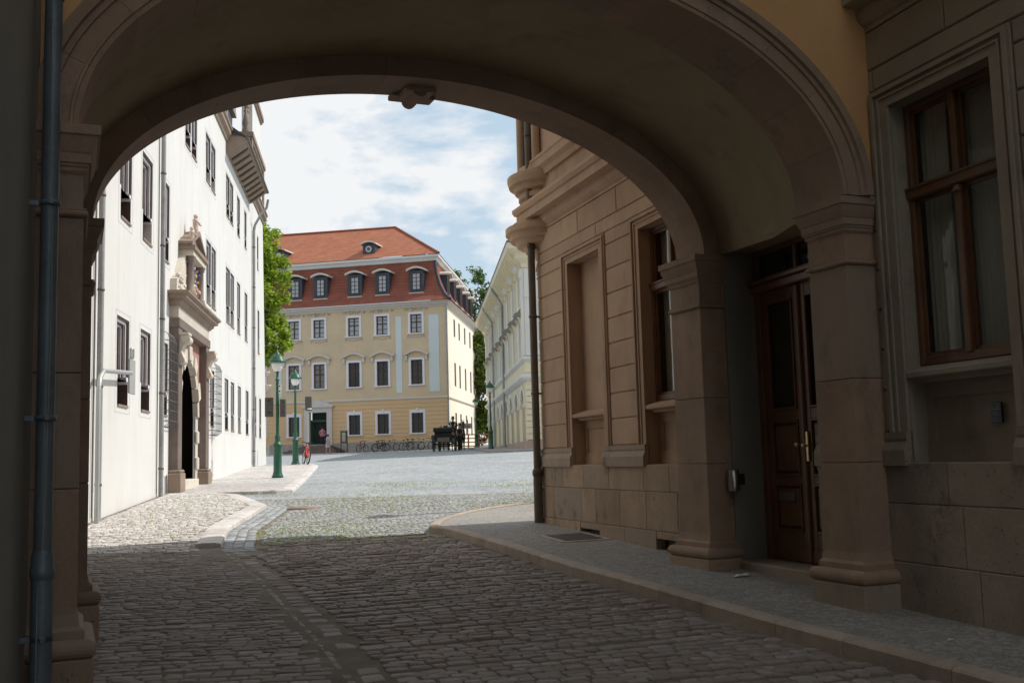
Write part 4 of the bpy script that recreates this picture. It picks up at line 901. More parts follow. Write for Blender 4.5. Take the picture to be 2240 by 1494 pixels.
q.add([(XB+.03,34.55,1.5),(XB+.03,34.23,1.5),(XB+.03,34.55,3.85)], [(0,1,2)]); q.add([(XB+.03,30.0,1.5),(XB+.03,30.37,1.5),(XB+.03,30.0,3.85)], [(0,1,2)])
PT.part('spandrel', q, M('red_spandrel', (.42,.22,.18), .85, .15, 3, .3))
q = MB(); a_, b_, c_, d_ = XB-.075, XB-7, 29.8, 35.6
q.quad((a_,c_,-1),(b_,c_,-1),(b_,c_,3.9),(a_,c_,3.9)); q.quad((a_,d_,-1),(b_,d_,-1),(b_,d_,3.9),(a_,d_,3.9)); q.quad((b_,c_,-1),(b_,d_,-1),(b_,d_,3.9),(b_,c_,3.9)); q.quad((a_,c_,3.9),(b_,c_,3.9),(b_,d_,3.9),(a_,d_,3.9)); q.quad((a_,c_,-.62),(b_,c_,-.62),(b_,d_,-.62),(a_,d_,-.62))
PT.part('gateway', q, M('dark_gateway', (.05,.042,.035), .9, .2))
q = MB(); q.rbox(XB-.5, XB+.12, 30.7, 33.95, -.95, -.36, .02); PT.part('threshold', q, stone_cream)
q = MB(); q.rbox(XB-.02, XB+.28, 29.45, 35.15, 3.75, 4.02, .02); PT.part('architrave', q, M('grey_brown_stone', (.40,.36,.33)))
q = MB(); q.box(XB-.02, XB+.24, 29.5, 35.1, 4.02, 4.36); PT.part('frieze', q, stone_cream)
q = MB(); pr = [(.26,4.34),(.30,4.40),(.36,4.44),(.36,4.5),(.48,4.54),(.48,4.62),(.56,4.66),(.56,4.72)]; n = len(pr); V = []
for p, z in pr: V += [(XB-.02, 29.5-p+.2, z), (XB+p, 29.5-p+.2, z), (XB+p, 35.2+p-.2, z), (XB-.02, 35.2+p-.2, z)]
q.add(V, [(4*i+k, 4*i+k+1, 4*i+5+k, 4*i+4+k) for i in range(n-1) for k in range(3)]+[(0,1,2,3), tuple(4*(n-1)+k for k in (3,2,1,0))]); PT.part('cornice', q, stone_brown)
for y in (31.15, 33.0):
    q = MB(); x = XB+.28; q.rbox(x-.14, x+.14, y-.14, y+.14, 4.72, 4.92, .02); q.lathe([(.13,4.92),(.13,4.98),(.10,5.02),(.09,5.84),(.12,5.87),(.12,5.92),(.15,5.96),(.15,6.0)], (x,y,0), 12); PT.part('column', q, M('dark_column', (.26,.215,.19), .7, .2, 3, .2))
q = MB(); q.box(XB-.02, XB+.40, 30.9, 33.3, 6.0, 6.16); PT.part('entablature', q, stone_cream)
q = MB(); q.box(XB-.02, XB+.46, 30.8, 33.4, 6.16, 6.28); q.prism([(30.8,6.28),(33.4,6.28),(33.4,6.34),(32.1,6.82),(30.8,6.34)], 0, XB-.02, XB+.26); q.prism([(30.74,6.30),(30.74,6.38),(32.1,6.94),(33.46,6.38),(33.46,6.30),(32.1,6.8)], 0, XB-.02, XB+.40); PT.part('pediment', q, stone_brown)
for d in (-1, 1):
    q = MB(); c = 31.0 if d < 0 else 33.2; q.prism([(c, 4.72), (c+d*1.5, 4.72), (c+d*1.45, 5.1), (c+d*.9, 5.35), (c+d*.45, 5.75), (c, 6.1)], 0, XB-.02, XB+.18); PT.part('scroll_wing', q, stone_cream)
q = MB(); q.box(XB-.02, XB+.12, 31.1, 33.1, 4.72, 6.0); PT.part('arms_panel', q, stone_cream)
arms = [('gold_arms', (.62,.40,.10)), ('blue_arms', (.10,.14,.42)), ('flesh_arms', (.66,.46,.36)), ('pale_arms', (.66,.62,.56))]
rnd = random.Random(5)
for k, (nm, c) in enumerate(arms):
    q = MB()
    for i in range(26 if k < 3 else 40): y = rnd.uniform(31.3, 32.9) if k < 3 else rnd.choice((rnd.uniform(29.7,31.0), rnd.uniform(31.3,32.9), rnd.uniform(33.3,34.5))); z = rnd.uniform(4.8, 5.9) if 31.1 < y < 33.1 else rnd.uniform(4.8,5.25); q.ball((XB+rnd.uniform(.12,.24), y, z), rnd.uniform(.04,.09), 7)
    PT.part('carved_arms', q, M(nm, c, .7, .2, 8, .2), kind='stuff')
for (y, z, h, nm) in ((31.9,6.78,.66,'putto'),(31.2,6.36,.55,'putto')):
    q = MB(); x = XB+.3; q.ball((x,y,z+h*.86), h*.11, 9); q.tube([(x,y,z+h*.3),(x,y,z+h*.5),(x,y,z+h*.72),(x,y,z+h*.78)], [h*.12,h*.13,h*.14,h*.05], 9)
    for s_ in (-1,1): q.tube([(x,y+s_*h*.06,z+h*.36),(x+.03,y+s_*h*.1,z+h*.18),(x,y+s_*h*.08,z)], [h*.09,h*.075,h*.05], 8); q.tube([(x,y+s_*h*.12,z+h*.7),(x+.08,y+s_*h*.26,z+h*.55),(x+.14,y+s_*h*.16,z+h*.48)], [h*.055,h*.045,h*.035], 7)
    PT.part(nm, q, M('putto_stone', (.62,.50,.42), .8, .15, 5, .2))
# ------------------------------------------------------------------ yellow mansard house at the end of the street (x right, y away, z from eye)
K = 1.2
YH = Thing('yellow_house', 'pale yellow three storey house with red mansard roof facing the street', 'house', FB, (0,0,0))
YH.o.location = Vector((-5.97, 96, .84+EYE)); YH.b = Vector((0, 0, .7*K))
yel = M('yellow_plaster', (.62,.49,.33), .9, .1, .5, .1, 40, stain=.25, stain_col=(.42,.33,.22), streak=.12); yel2 = M('yellow_band', (.66,.45,.255), .9, .06, .5, .1, 40); cool = M('pale_blue_panel', (.60,.66,.66), .9, .05, .5, .1); lilac = M('white_surround', (.74,.72,.76), .85, .05, .5, .1); cor_m = M('pale_cornice', (.60,.56,.50), .85, .06, .6, .1)
slot_d = lambda t: -t*K
COLS = [12.46,10.33,7.44,5.12,2.37]
COLSX = COLS+[15.4,17.8]
sidev = Vector((-math.sin(R(8.01)), math.cos(R(8.01)), 0)); LEN = 22.0
holes = []
for t in COLSX:
    for (z0, z1) in ((9.68,11.1),(5.76,7.62)): holes.append((-t*K-.46*K, -t*K+.46*K, z0*K, z1*K))
for t in COLSX:
    if t != 10.33: holes.append((-t*K-.46*K, -t*K+.46*K, 2.1*K, 3.66*K))
holes.append((-(10.41+.72)*K, -(10.41-.72)*K, 1.32*K, 3.92*K))
def wall_y(mb, y, x0, x1, z0, z1, holes, d):
    t = MB(); wall_x(t, y, x0, x1, z0, z1, holes, d); mb.add([(v[1], v[0], v[2]) for v in t.v], t.f)
q = MB(); wall_y(q, 0, -24, 0, -.6, 12.0*K, holes, .22)
q.quad((-24,0,-.6),(-24,13,-.6),(-24,13,12*K),(-24,0,12*K)); YH.part('front_wall', q, yel)
def S(s, z, d=0): v = sidev*s; nx_ = Vector((sidev.y, -sidev.x, 0))*d; return (v.x+nx_.x, v.y+nx_.y, z)
q = MB(); SW = [4.3,6.9,10.1,13.3,15.5]; sh = []
for s_ in SW:
    for (z0, z1) in ((9.68,11.1),(5.76,7.62),(2.05,3.66)): sh.append((s_*K-.42*K, s_*K+.42*K, z0*K, z1*K))
t = MB(); wall_x(t, 0, 0, LEN, -.6, 12.0*K, sh, -.22); q.add([S(v[1], v[2], v[0]) for v in t.v], t.f); YH.part('side_wall', q, M('cream_plaster', (.82,.77,.66), .9, .05, .5, .1, 40))
def bar_window(w, h, arch=False):
    f = MB(); t = .075
    f.box(-w/2,-w/2+t,.05,.1,0,h); f.box(w/2-t,w/2,.05,.1,0,h); f.box(-w/2+t,w/2-t,.05,.1,0,t); f.box(-w/2+t,w/2-t,.05,.1,h-t,h); f.box(-.045,.045,.04,.1,t,h-t); f.box(-w/2+t,w/2-t,.045,.1,h*.56,h*.56+.08)
    for z in (h*.28, h*.78): f.box(-w/2+t,w/2-t,.06,.095,z,z+.035)
    for x in (-w/4, w/4): pass
    p = MB(); p.quad((-w/2,.11,0),(w/2,.11,0),(w/2,.11,h),(-w/2,.11,h))
    return f.mesh('window', M('brown_window_wood', (.085,.045,.03), .6, .1)), p
g_dark, g_sky = glass('street_glass', (.012,.012,.01), .03), glass('curtained_glass', (.38,.40,.42), .12)
fr_top, p_ = bar_window(.92*K, 1.42*K); pt1 = p_.mesh('pane', g_sky)
fr_mid, p_ = bar_window(.92*K, 1.86*K); pm1 = p_.mesh('pane', g_dark); pm2 = p_.mesh('pane', M('grey_pane', (.22,.2,.19), .3))
fr_g, p_ = bar_window(.92*K, 1.56*K); pg1 = p_.mesh('pane', g_dark)
def surround(w, h, sill=True):
    q = MB(); b = .17*K
    q.box(-w/2-b,-w/2,-.06,.02,-.02,h+b); q.box(w/2,w/2+b,-.06,.02,-.02,h+b); q.box(-w/2,w/2,-.06,.02,h,h+b); q.box(-w/2-b*1.3,w/2+b*1.3,-.16,.02,-.12,-.02); return q.mesh('surround', lilac)
su_t, su_m, su_g = surround(.92*K,1.42*K), surround(.92*K,1.86*K), surround(.92*K,1.56*K)
def hood_mesh():
    q = MB(); V = []; n = 14; 
    for i in range(n+1):
        x = (-1+2*i/n)*.98*K; z = .30*K*max(0, math.cos(x/(.98*K)*1.7))**1.1
        V += [(x,-.30,z),(x,-.30,z+.14),(x,.02,z+.2),(x,.02,z)]
    q.add(V, [(4*i+j,4*i+(j+1)%4,4*i+4+(j+1)%4,4*i+4+j) for i in range(n) for j in range(4)]+[(0,1,2,3),tuple(4*n+j for j in (3,2,1,0))])
    for s_ in (-1,1): q.box(s_*.8*K-.09,s_*.8*K+.09,-.2,.02,-.42,.0)
    return q.mesh('window_hood', cor_m)
hood = hood_mesh()
def swag_mesh():
    q = MB(); pts = [(-.62*K+1.24*K*i/12, -.02, -.05-.16*math.sin(math.pi*i/12)) for i in range(13)]; q.tube(pts, .035, 6)
    for s_ in (-1,1): q.ball((s_*.68*K,-.02,-.18), .06, 6); q.ball((s_*.68*K,-.02,-.03), .06, 6)
    return q.mesh('festoon', M('festoon_stucco', (.56,.45,.38), .9))
swag = swag_mesh()
def relief_mesh():
    q = MB(); r_ = random.Random(2)
    for i in range(46): x = r_.uniform(-.95,.95)*K; q.ball((x,-.02,(.18*(1-abs(x)/(1.1*K)))*r_.uniform(-.6,1)), r_.uniform(.035,.07), 6)
    return q.mesh('painted_relief', M('relief_grey', (.44,.37,.31), .9))
relief = relief_mesh()
for i, t in enumerate(COLSX):
    o = YH.piece('window', fr_top, (-t*K, .06, 9.68*K)); YH.piece('pane', pt1, (0,0,0), parent=o); YH.piece('surround', su_t, (0,-.06,0), parent=o); YH.piece('festoon', swag, (0,-.06,-.22), parent=o)
    YH.piece('painted_relief', relief, (-t*K, -.0, 11.48*K))['kind'] = 'stuff'
    o = YH.piece('window', fr_mid, (-t*K, .06, 5.76*K)); YH.piece('pane', pm1 if i not in (0,1) else pm2, (0,0,0), parent=o); YH.piece('surround', su_m, (0,-.06,0), parent=o); YH.piece('window_hood', hood, (0,-.06,2.2*K), parent=o)
    if t != 10.33:
        o = YH.piece('window', fr_g, (-t*K, .06, 2.1*K)); YH.piece('pane', pg1, (0,0,0), parent=o); YH.piece('surround', su_g, (0,-.06,0), parent=o)
        q = MB(); q.prism([(-.5*K,1.5*K),(.5*K,1.5*K),(.48*K,1.62*K),(.2*K,1.74*K),(-.2*K,1.74*K),(-.48*K,1.62*K)], 1, -.09, .0); q.rbox(-.09,.09,-.13,.0,1.66*K,1.86*K,.02); YH.piece('arched_head', q.mesh('arched_head', lilac), (0,-.06,0), parent=o)
for (a, b) in ((3.54,4.02),(.56,1.37),(13.5,14.0)):
    q = MB(); q.box(-b*K,-a*K,-.03,.01,5.15*K,11.0*K); YH.part('blue_panel', q, cool)
# rustication bands on the ground floor
for k in range(10):
    z0 = (1.48+k*.315)*K; cuts = [0]+sorted([h for q_ in holes if q_[2] < z0+.2 and q_[3] > z0+.05 for h in q_[:2]]); xs_ = [-24]+sorted(x for q_ in holes if q_[2] < z0+.2*K and q_[3] > z0+.1*K and q_[3] < 4.5*K for x in q_[:2])+[0.04]
    for j in range(0, len(xs_)-1, 2): q = MB(); q.box(xs_[j], xs_[j+1], -.035, .0, z0+.02, z0+.315*K-.02); YH.part('rustic_band', q, yel2)
q = MB(); q.box(-24, .06, -.08, .0, -.6, 1.46*K); YH.part('plinth', q, M('grey_plinth', (.34,.31,.29), .9, .2, 2, .3))
def sweep_c(prof, name, mat, L2=LEN):
    q = MB(); n = len(prof); V = []
    for p, z in prof: V.append((-24, -p, z))
    for p, z in prof: c = S(-p*.0, z, p); V.append((c[0], -p, z))
    for p, z in prof: V.append(S(L2, z, p))
    q.add(V, [(i*n+k, i*n+k+1, (i+1)*n+k+1, (i+1)*n+k) for i in range(2) for k in range(n-1)]); return YH.part(name, q, mat)
sweep_c([(0,4.60*K),(.12,4.66*K),(.14,4.74*K),(0,4.80*K)], 'belt_course', cor_m)
sweep_c([(0,11.62*K),(.1,11.64*K),(.14,11.74*K),(.34,11.8*K),(.36,11.88*K),(.52,11.94*K),(.54,12.02*K),(-.3,12.08*K)], 'main_cornice', cor_m)
def tiles(name, col, row):
    m = M(name, col, .75, .22, 1.2, .2, 30, stain=.35, stain_col=(.16,.10,.06)); t = m.node_tree; n = t.nodes; L = t.links; g = [q for q in n if q.type == 'NEW_GEOMETRY'][0]; p = n['Principled BSDF']
    sp = n.new('ShaderNodeSeparateXYZ'); L.new(g.outputs['Position'], sp.inputs[0]); w = n.new('ShaderNodeMath'); w.operation = 'MULTIPLY'; w.inputs[1].default_value = 1/row; L.new(sp.outputs[2], w.inputs[0])
    fr = n.new('ShaderNodeMath'); fr.operation = 'FRACT'; L.new(w.outputs[0], fr.inputs[0])
    b0 = [q for q in n if q.type == 'BUMP'][0]; b = n.new('ShaderNodeBump'); b.inputs['Strength'].default_value = .9; b.inputs['Distance'].default_value = .05; L.new(fr.outputs[0], b.inputs['Height']); L.new(b0.outputs[0], b.inputs['Normal']); L.new(b.outputs[0], p.inputs['Normal'])
    r = n.new('ShaderNodeMapRange'); r.inputs[1].default_value = 0; r.inputs[2].default_value = .25; r.inputs[3].default_value = .7; r.inputs[4].default_value = 1; L.new(fr.outputs[0], r.inputs[0])
    src = p.inputs['Base Color'].links[0].from_socket; s = n.new('ShaderNodeVectorMath'); s.operation = 'SCALE'; L.new(src, s.inputs[0]); L.new(r.outputs[0], s.inputs['Scale']); L.new(s.outputs[0], p.inputs['Base Color']); return m
til1 = tiles('mansard_tiles', (.27,.085,.055), .30); til2 = tiles('roof_tiles', (.42,.15,.08), .26)
# lower mansard: flared foot, then steep
ML = [(-.55,12.03),(.05,12.5),(.55,13.3),(.95,14.3),(1.15,15.5)]
q = MB(); V = []
for d, z in ML: V.append((-24, d*K, z*K))
for d, z in ML: V.append((-d*K*1.0, d*K, z*K))
for d, z in ML: c = S(LEN, z*K, -d*K); V.append(c)
n = len(ML); q.add(V, [(i*n+k, i*n+k+1, (i+1)*n+k+1, (i+1)*n+k) for i in range(2) for k in range(n-1)]); YH.part('mansard', q, til1)
q = MB(); q.tube([(-d*K, d*K, z*K) for d, z in ML], .16, 6); YH.part('hip_flashing', q, M('dark_lead', (.05,.055,.07), .6))
uc = [(1.2,15.32),(.95,15.36),(.85,15.55),(.72,15.62),(.70,15.78),(1.3,15.86)]
q = MB(); V = []
for d, z in uc: V.append((-24, d*K, z*K))
for d, z in uc: V.append((-d*K, d*K, z*K))
for d, z in uc: V.append(S(LEN, z*K, -d*K))
n = len(uc); q.add(V, [(i*n+k, i*n+k+1, (i+1)*n+k+1, (i+1)*n+k) for i in range(2) for k in range(n-1)]); YH.part('upper_cornice', q, M('white_cornice', (.66,.65,.62), .85, .05))
e0 = .66*K; ze = 15.82*K; rz = 19.55*K
q = MB(); q.add([(-24,e0,ze),(-e0,e0,ze),S(LEN,ze,-e0),(-6.4*K,7.0*K,rz),(-24,7.0*K,rz+.15),(-24,13.6*K,ze),(-13.3*K*.9,13.6*K,ze)], [(0,1,3,4),(1,2,3),(4,3,6,5)]); YH.part('roof', q, til2)
q = MB(); q.tube([(-24,7.0*K,rz+.2),(-6.4*K,7.0*K,rz+.05),(-e0,e0,ze+.05)], .13, 6); YH.part('ridge_tiles', q, M('ridge_tile', (.30,.09,.055), .8))
dark_sl = M('dormer_slate', (.055,.065,.08), .55, .2, 3, .2)
def dormer(parent_name, pos, rot=0, oval=False):
    b = MB(); h = 1.95*K if not oval else 1.0*K; w = .64*K if not oval else .62*K
    b.box(-w,w,0,2.2*K,0,h); sc_ = .8 if oval else .9; o = YH.piece(parent_name, b.mesh(parent_name, dark_sl), pos, rot=(0,0,rot), scale=(sc_,)*3)
    r_ = MB(); n = 10; V = []
    for i in range(n+1):
        x = (-1+2*i/n)*w*1.32; z = h+.28*K*math.cos(x/(w*1.32)*1.45)
        V += [(x,-.32,z-.12),(x,-.32,z+.06),(x,2.2*K,z+.06),(x,2.2*K,z-.12)]
    r_.add(V, [(4*i+j,4*i+(j+1)%4,4*i+4+(j+1)%4,4*i+4+j) for i in range(n) for j in range(4)]+[(0,1,2,3),tuple(4*n+j for j in (3,2,1,0))]); YH.piece('dormer_hood', r_.mesh('dormer_hood', cor_m), (0,0,0), parent=o)
    g_ = MB()
    if not oval:
        g_.box(-.33*K,.33*K,-.03,.0,.32*K,1.66*K); YH.piece('pane', g_.mesh('pane', g_sky), (0,0,0), parent=o); f = MB()
        for x in (-.36*K,-.025,.36*K-.05): f.box(x,x+.06,-.07,-.03,.28*K,1.7*K)
        for z in (.28*K,.96*K,1.66*K,.62*K,1.3*K): f.box(-.36*K,.36*K,-.06,-.03,z,z+.05)
        YH.piece('dormer_window', f.mesh('dormer_window', M('brown_window_wood', (.085,.045,.03))), (0,0,0), parent=o); s_ = MB(); s_.box(-w*1.05,w*1.05,-.1,.05,-.08,.04); YH.piece('dormer_sill', s_.mesh('dormer_sill', cor_m), (0,0,0), parent=o)
    else:
        g_.tube([(0,-.05,.5*K),(0,.0,.5*K)], .3*K, 16); YH.piece('dormer_surround', g_.mesh('dormer_surround', lilac), (0,0,0), parent=o); f = MB(); f.tube([(0,-.09,.5*K),(0,-.04,.5*K)], .2*K, 16); YH.piece('pane', f.mesh('pane', M('brown_pane', (.16,.10,.08), .4)), (0,0,0), parent=o)
    return o
for t in (12.45,10.3,7.42,5.14,2.38,15.4): dormer('dormer', (-t*K-.0, .28*K, 12.78*K))
for t in (6.75, 14.5): dormer('attic_dormer', (-t*K, 1.6*K, 16.35*K), oval=True)
for s_ in (3.5,7.0,10.5,14.0,17.0): c = S(s_*K, 12.78*K, -.28*K); dormer('dormer', c, rot=R(90+8.01))
c = S(5.0*K, 16.4*K, -2.4*K); dormer('attic_dormer', c, rot=R(98), oval=True)
fs, p_ = bar_window(.84*K,1.42*K); ps1 = p_.mesh('pane', M('side_pane', (.36,.36,.36), .3)); fs2, p_ = bar_window(.84*K,1.86*K); ps2 = p_.mesh('pane', M('side_pane', (.36,.36,.36)))
for s_ in SW:
    for (z0, f_, pp) in ((9.68,fs,ps1),(5.76,fs2,ps2),(2.05,fs2,ps2)):
        c = S(s_*K, z0*K, -.02); o = YH.piece('side_window', f_, c, rot=(0,0,R(98.01))); YH.piece('pane', pp, (0,0,0), parent=o)
q = MB(); q.tube([(.12,-.14,-.2),(.12,-.14,12.0*K)], .09, 8); YH.part('downpipe', q, M('weathered_zinc', (.36,.36,.36)))
# entrance
dx = -10.41*K
q = MB(); q.box(dx-1.15*K,dx-.72*K,-.18,.02,.0,4.3*K); q.box(dx+.72*K,dx+1.15*K,-.18,.02,.0,4.3*K); q.box(dx-.72*K,dx+.72*K,-.15,.02,3.92*K,4.3*K); V = []; n = 12
for i in range(n+1): x = (-1+2*i/n)*1.32*K; z = 4.3*K+.5*K*math.cos(x/(1.32*K)*1.5); V += [(dx+x,-.32,4.28*K),(dx+x,-.32,z),(dx+x,.02,z+.05),(dx+x,.02,4.28*K)]
q.add(V, [(4*i+j,4*i+(j+1)%4,4*i+4+(j+1)%4,4*i+4+j) for i in range(n) for j in range(4)]+[(0,1,2,3)]); ent = YH.part('entrance', q, M('entrance_stone', (.60,.55,.52), .85, .08))
q = MB(); q.box(dx-.72*K,dx+.72*K,.5,.55,1.3*K,3.92*K); YH.part('hallway', q, M('dark_hall', (.025,.028,.022), .8), ent)
gd = M('green_door', (.02,.075,.05), .5, .15)
for s_ in (-1,1):
    q = MB(); x0 = dx+s_*.70*K; q.add([(x0,.1,1.32*K),(x0,.1,3.2*K),(x0-s_*.28,.75,3.2*K),(x0-s_*.28,.75,1.32*K),(x0-s_*.05,.1,1.32*K),(x0-s_*.05,.1,3.2*K),(x0-s_*.33,.72,3.2*K),(x0-s_*.33,.72,1.32*K)], [(0,1,2,3),(4,5,6,7),(0,4,5,1),(1,5,6,2)]); YH.part('entrance_door', q, gd, ent)
q = MB(); q.box(dx-.72*K,dx+.72*K,.05,.16,3.18*K,3.32*K); YH.part('transom', q, gd, ent)
for k in range(5):
    q = MB(); q.rbox(dx-(2.15-.24*k)*K, dx+(2.15-.24*k)*K, -2.1+.36*k, .0, .5*K, (.86+(k+1)*.096)*K, .012); YH.part('step', q, M('step_stone', (.17,.13,.11), .9, .2))
# ------------------------------------------------------------------ ornate cream building on the right of the square
OB = Thing('cream_palace', 'ornate cream building with arcaded ground floor behind the corner lamp', 'building', FO, (0,0,0))
OB.o.location = Vector((.76, 61.6, .45+EYE)); OB.b = Vector((0, 0, .45))
crm = M('cream_stucco', (.74,.665,.48), .9, .06, .6, .12, 40, stain=.15, stain_col=(.5,.44,.32)); crm_w = M('pale_stucco', (.72,.71,.66), .9, .06, .6, .12, 40); hood_m = M('grey_hood', (.27,.25,.23), .8, .1)
LO = 35.5; ARC = [2.0+3.98*k for k in range(9)]
h = []
for y in ARC:
    h.append((y-.95, y+.95, .55, 4.05, .5))
    for dy in (-.0,): h.append((y-.62, y+.62, 6.0, 8.1, .3)); h.append((y-.6, y+.6, 9.1, 10.9, .3))
q = MB(); wall_x(q, 0, 0, LO, -.2, 11.6, h, .4); q.quad((0,0,-.2),(14,0,-.2),(14,0,11.6),(0,0,11.6)); q.quad((0,LO,-.2),(14,LO,-.2),(14,LO,11.6),(0,LO,11.6)); OB.part('wall', q, crm)
q = MB()
for y in ARC:
    n = 12
    for i in range(n):
        for s_ in (0,):
            t0, t1 = math.pi*i/n, math.pi*(i+1)/n; P = lambda t: (-.004, y+.95*math.cos(t), 3.1+.95*math.sin(t)); e0_ = (-.004, y+.95*(1-2*i/n), 4.052); e1_ = (-.004, y+.95*(1-2*(i+1)/n), 4.052)
            q.add([P(t0), P(t1), e1_, e0_], [(0,1,2,3)])
OB.part('arch_spandrels', q, crm)
for y in ARC:
    q = MB(); V = []; n = 12
    for i in range(n+1):
        t = math.pi*i/n
        for r, x in ((.95,-.1),(1.2,-.1),(1.2,0),(.95,0)): V.append((x, y+r*math.cos(t), 3.1+r*math.sin(t)))
    q.add(V, [(4*i+j,4*i+(j+1)%4,4*i+4+(j+1)%4,4*i+4+j) for i in range(n) for j in range(4)]); q.box(-.14,0,y-1.25,y-.95,2.95,3.12); q.box(-.14,0,y+.95,y+1.25,2.95,3.12); o = OB.part('arch_moulding', q, crm_w)
    q = MB(); q.box(.42,.46,y-.95,y+.95,.5,4.05); OB.part('arch_infill', q, crm, o); q = MB(); q.box(.36,.42,y-.42,y+.42,.9,3.4); OB.part('shop_window', q, M('warm_dark_glass', (.10,.085,.06), .3), o)
    for (z0, z1, hw) in ((6.0,8.1,.62),(9.1,10.9,.6)):
        q = MB(); q.box(.25,.3,y-hw,y+hw,z0,z1); w_ = OB.part('window', q, M('pale_pane', (.45,.46,.42), .25)); q = MB(); q.box(-.12,0,y-hw-.2,y-hw,z0-.15,z1+.1); q.box(-.12,0,y+hw,y+hw+.2,z0-.15,z1+.1); q.box(-.16,0,y-hw-.25,y+hw+.25,z0-.3,z0-.15); OB.part('window_surround', q, crm_w, w_)
        q = MB(); q.prism([(-.45,z1+.45),(0,z1+.55),(0,z1+.2),(-.2,z1+.2)], 1, y-hw-.32, y+hw+.32); OB.part('window_hood', q, hood_m if z1 < 9 else crm_w, w_)
        for s_ in (-1,1): q = MB(); q.prism([(-.32,z1+.22),(0,z1+.22),(0,z1-.3),(-.1,z1-.25)], 1, y+s_*(hw+.1)-.08, y+s_*(hw+.1)+.08); OB.part('hood_console', q, crm, w_)
def pal_band(prof, name, mat):
    q = MB(); n = len(prof); V = [(14,-p,z) for p, z in prof]+[(-p,-p,z) for p, z in prof]+[(-p,LO,z) for p, z in prof]; q.add(V, [(i*n+k,i*n+k+1,(i+1)*n+k+1,(i+1)*n+k) for i in range(2) for k in range(n-1)]); OB.part(name, q, mat)
pal_band([(0,.3),(.12,.3),(.12,.95),(0,1.0)], 'plinth', M('red_plinth', (.45,.34,.28), .9, .15)); pal_band([(0,4.4),(.1,4.45),(.28,4.62),(.3,4.78),(0,4.85)], 'lower_cornice', crm_w); pal_band([(0,5.55),(.08,5.6),(.2,5.7),(.22,5.82),(0,5.88)], 'sill_band', crm_w); pal_band([(0,4.9),(.05,4.92),(.05,5.5),(0,5.52)], 'frieze', crm)
pal_band([(0,11.0),(.08,11.05),(.15,11.3),(.45,11.55),(.5,11.8),(.95,12.05),(1.0,12.35),(.9,12.4)], 'main_cornice', crm)
pal_band([(1.0,12.36),(1.02,12.5),(-.6,13.1),(-3,14.3)], 'roof', M('brown_tin_roof', (.20,.165,.14), .6, .2, 2, .2))
for k in range(39): q = MB(); y = .3+.9*k; q.prism([(-.08,11.05),(-.85,11.85),(-.85,12.0),(-.08,12.0)], 1, y, y+.22); OB.part('modillion', q, crm)
for y in (0.0, 14.0, 24.4, 34.7):
    q = MB(); q.box(-.14,0,y+.02 if y else -.02,y+.75,5.9,11.0); q.box(-.2,0,y,y+.8,10.5,11.0); OB.part('pilaster', q, crm_w)
q = MB(); q.box(.02,1.5,-.13,0,5.9,11.0)
for k in range(6): q.box(.15+.22*k,.25+.22*k,-.17,-.13,6.2,9.2)
q.box(0,1.6,-.2,0,9.3,9.5); OB.part('front_pilaster', q, crm_w)
for k in range(9): q = MB(); q.rbox(-.06,1.6,-.08,0.0,1.02+k*.36,1.02+k*.36+.32,.02); OB.part('quoin', q, crm)
for y in (13.6, 24.0): q = MB(); q.tube([(-.98,y,12.2),(-.9,y,11.9),(-.25,y,10.9),(-.25,y,.4)], .08, 8); OB.part('downpipe', q, M('weathered_zinc', (.36,.36,.36)))
# ------------------------------------------------------------------ trees
def leaf_mat(name, col):
    m = bpy.data.materials.new(name); m.use_nodes = True; t = m.node_tree; n = t.nodes; L = t.links; p = n['Principled BSDF']
    g = n.new('ShaderNodeNewGeometry'); r = n.new('ShaderNodeMapRange'); r.inputs[3].default_value = .55; r.inputs[4].default_value = 1.35; L.new(g.outputs['Random Per Island'], r.inputs[0])
    s = n.new('ShaderNodeVectorMath'); s.operation = 'SCALE'; s.inputs[0].default_value = col; L.new(r.outputs[0], s.inputs['Scale']); L.new(s.outputs[0], p.inputs['Base Color']); p.inputs['Roughness'].default_value = .6
    tr = n.new('ShaderNodeBsdfTranslucent'); L.new(s.outputs[0], tr.inputs[0]); mx = n.new('ShaderNodeMixShader'); mx.inputs[0].default_value = .45
    L.new(p.outputs[0], mx.inputs[1]); L.new(tr.outputs[0], mx.inputs[2]); L.new(mx.outputs[0], n['Material Output'].inputs[0]); return m
bark = M('bark', (.10,.075,.055), .95, .3, 4, .6, 20)
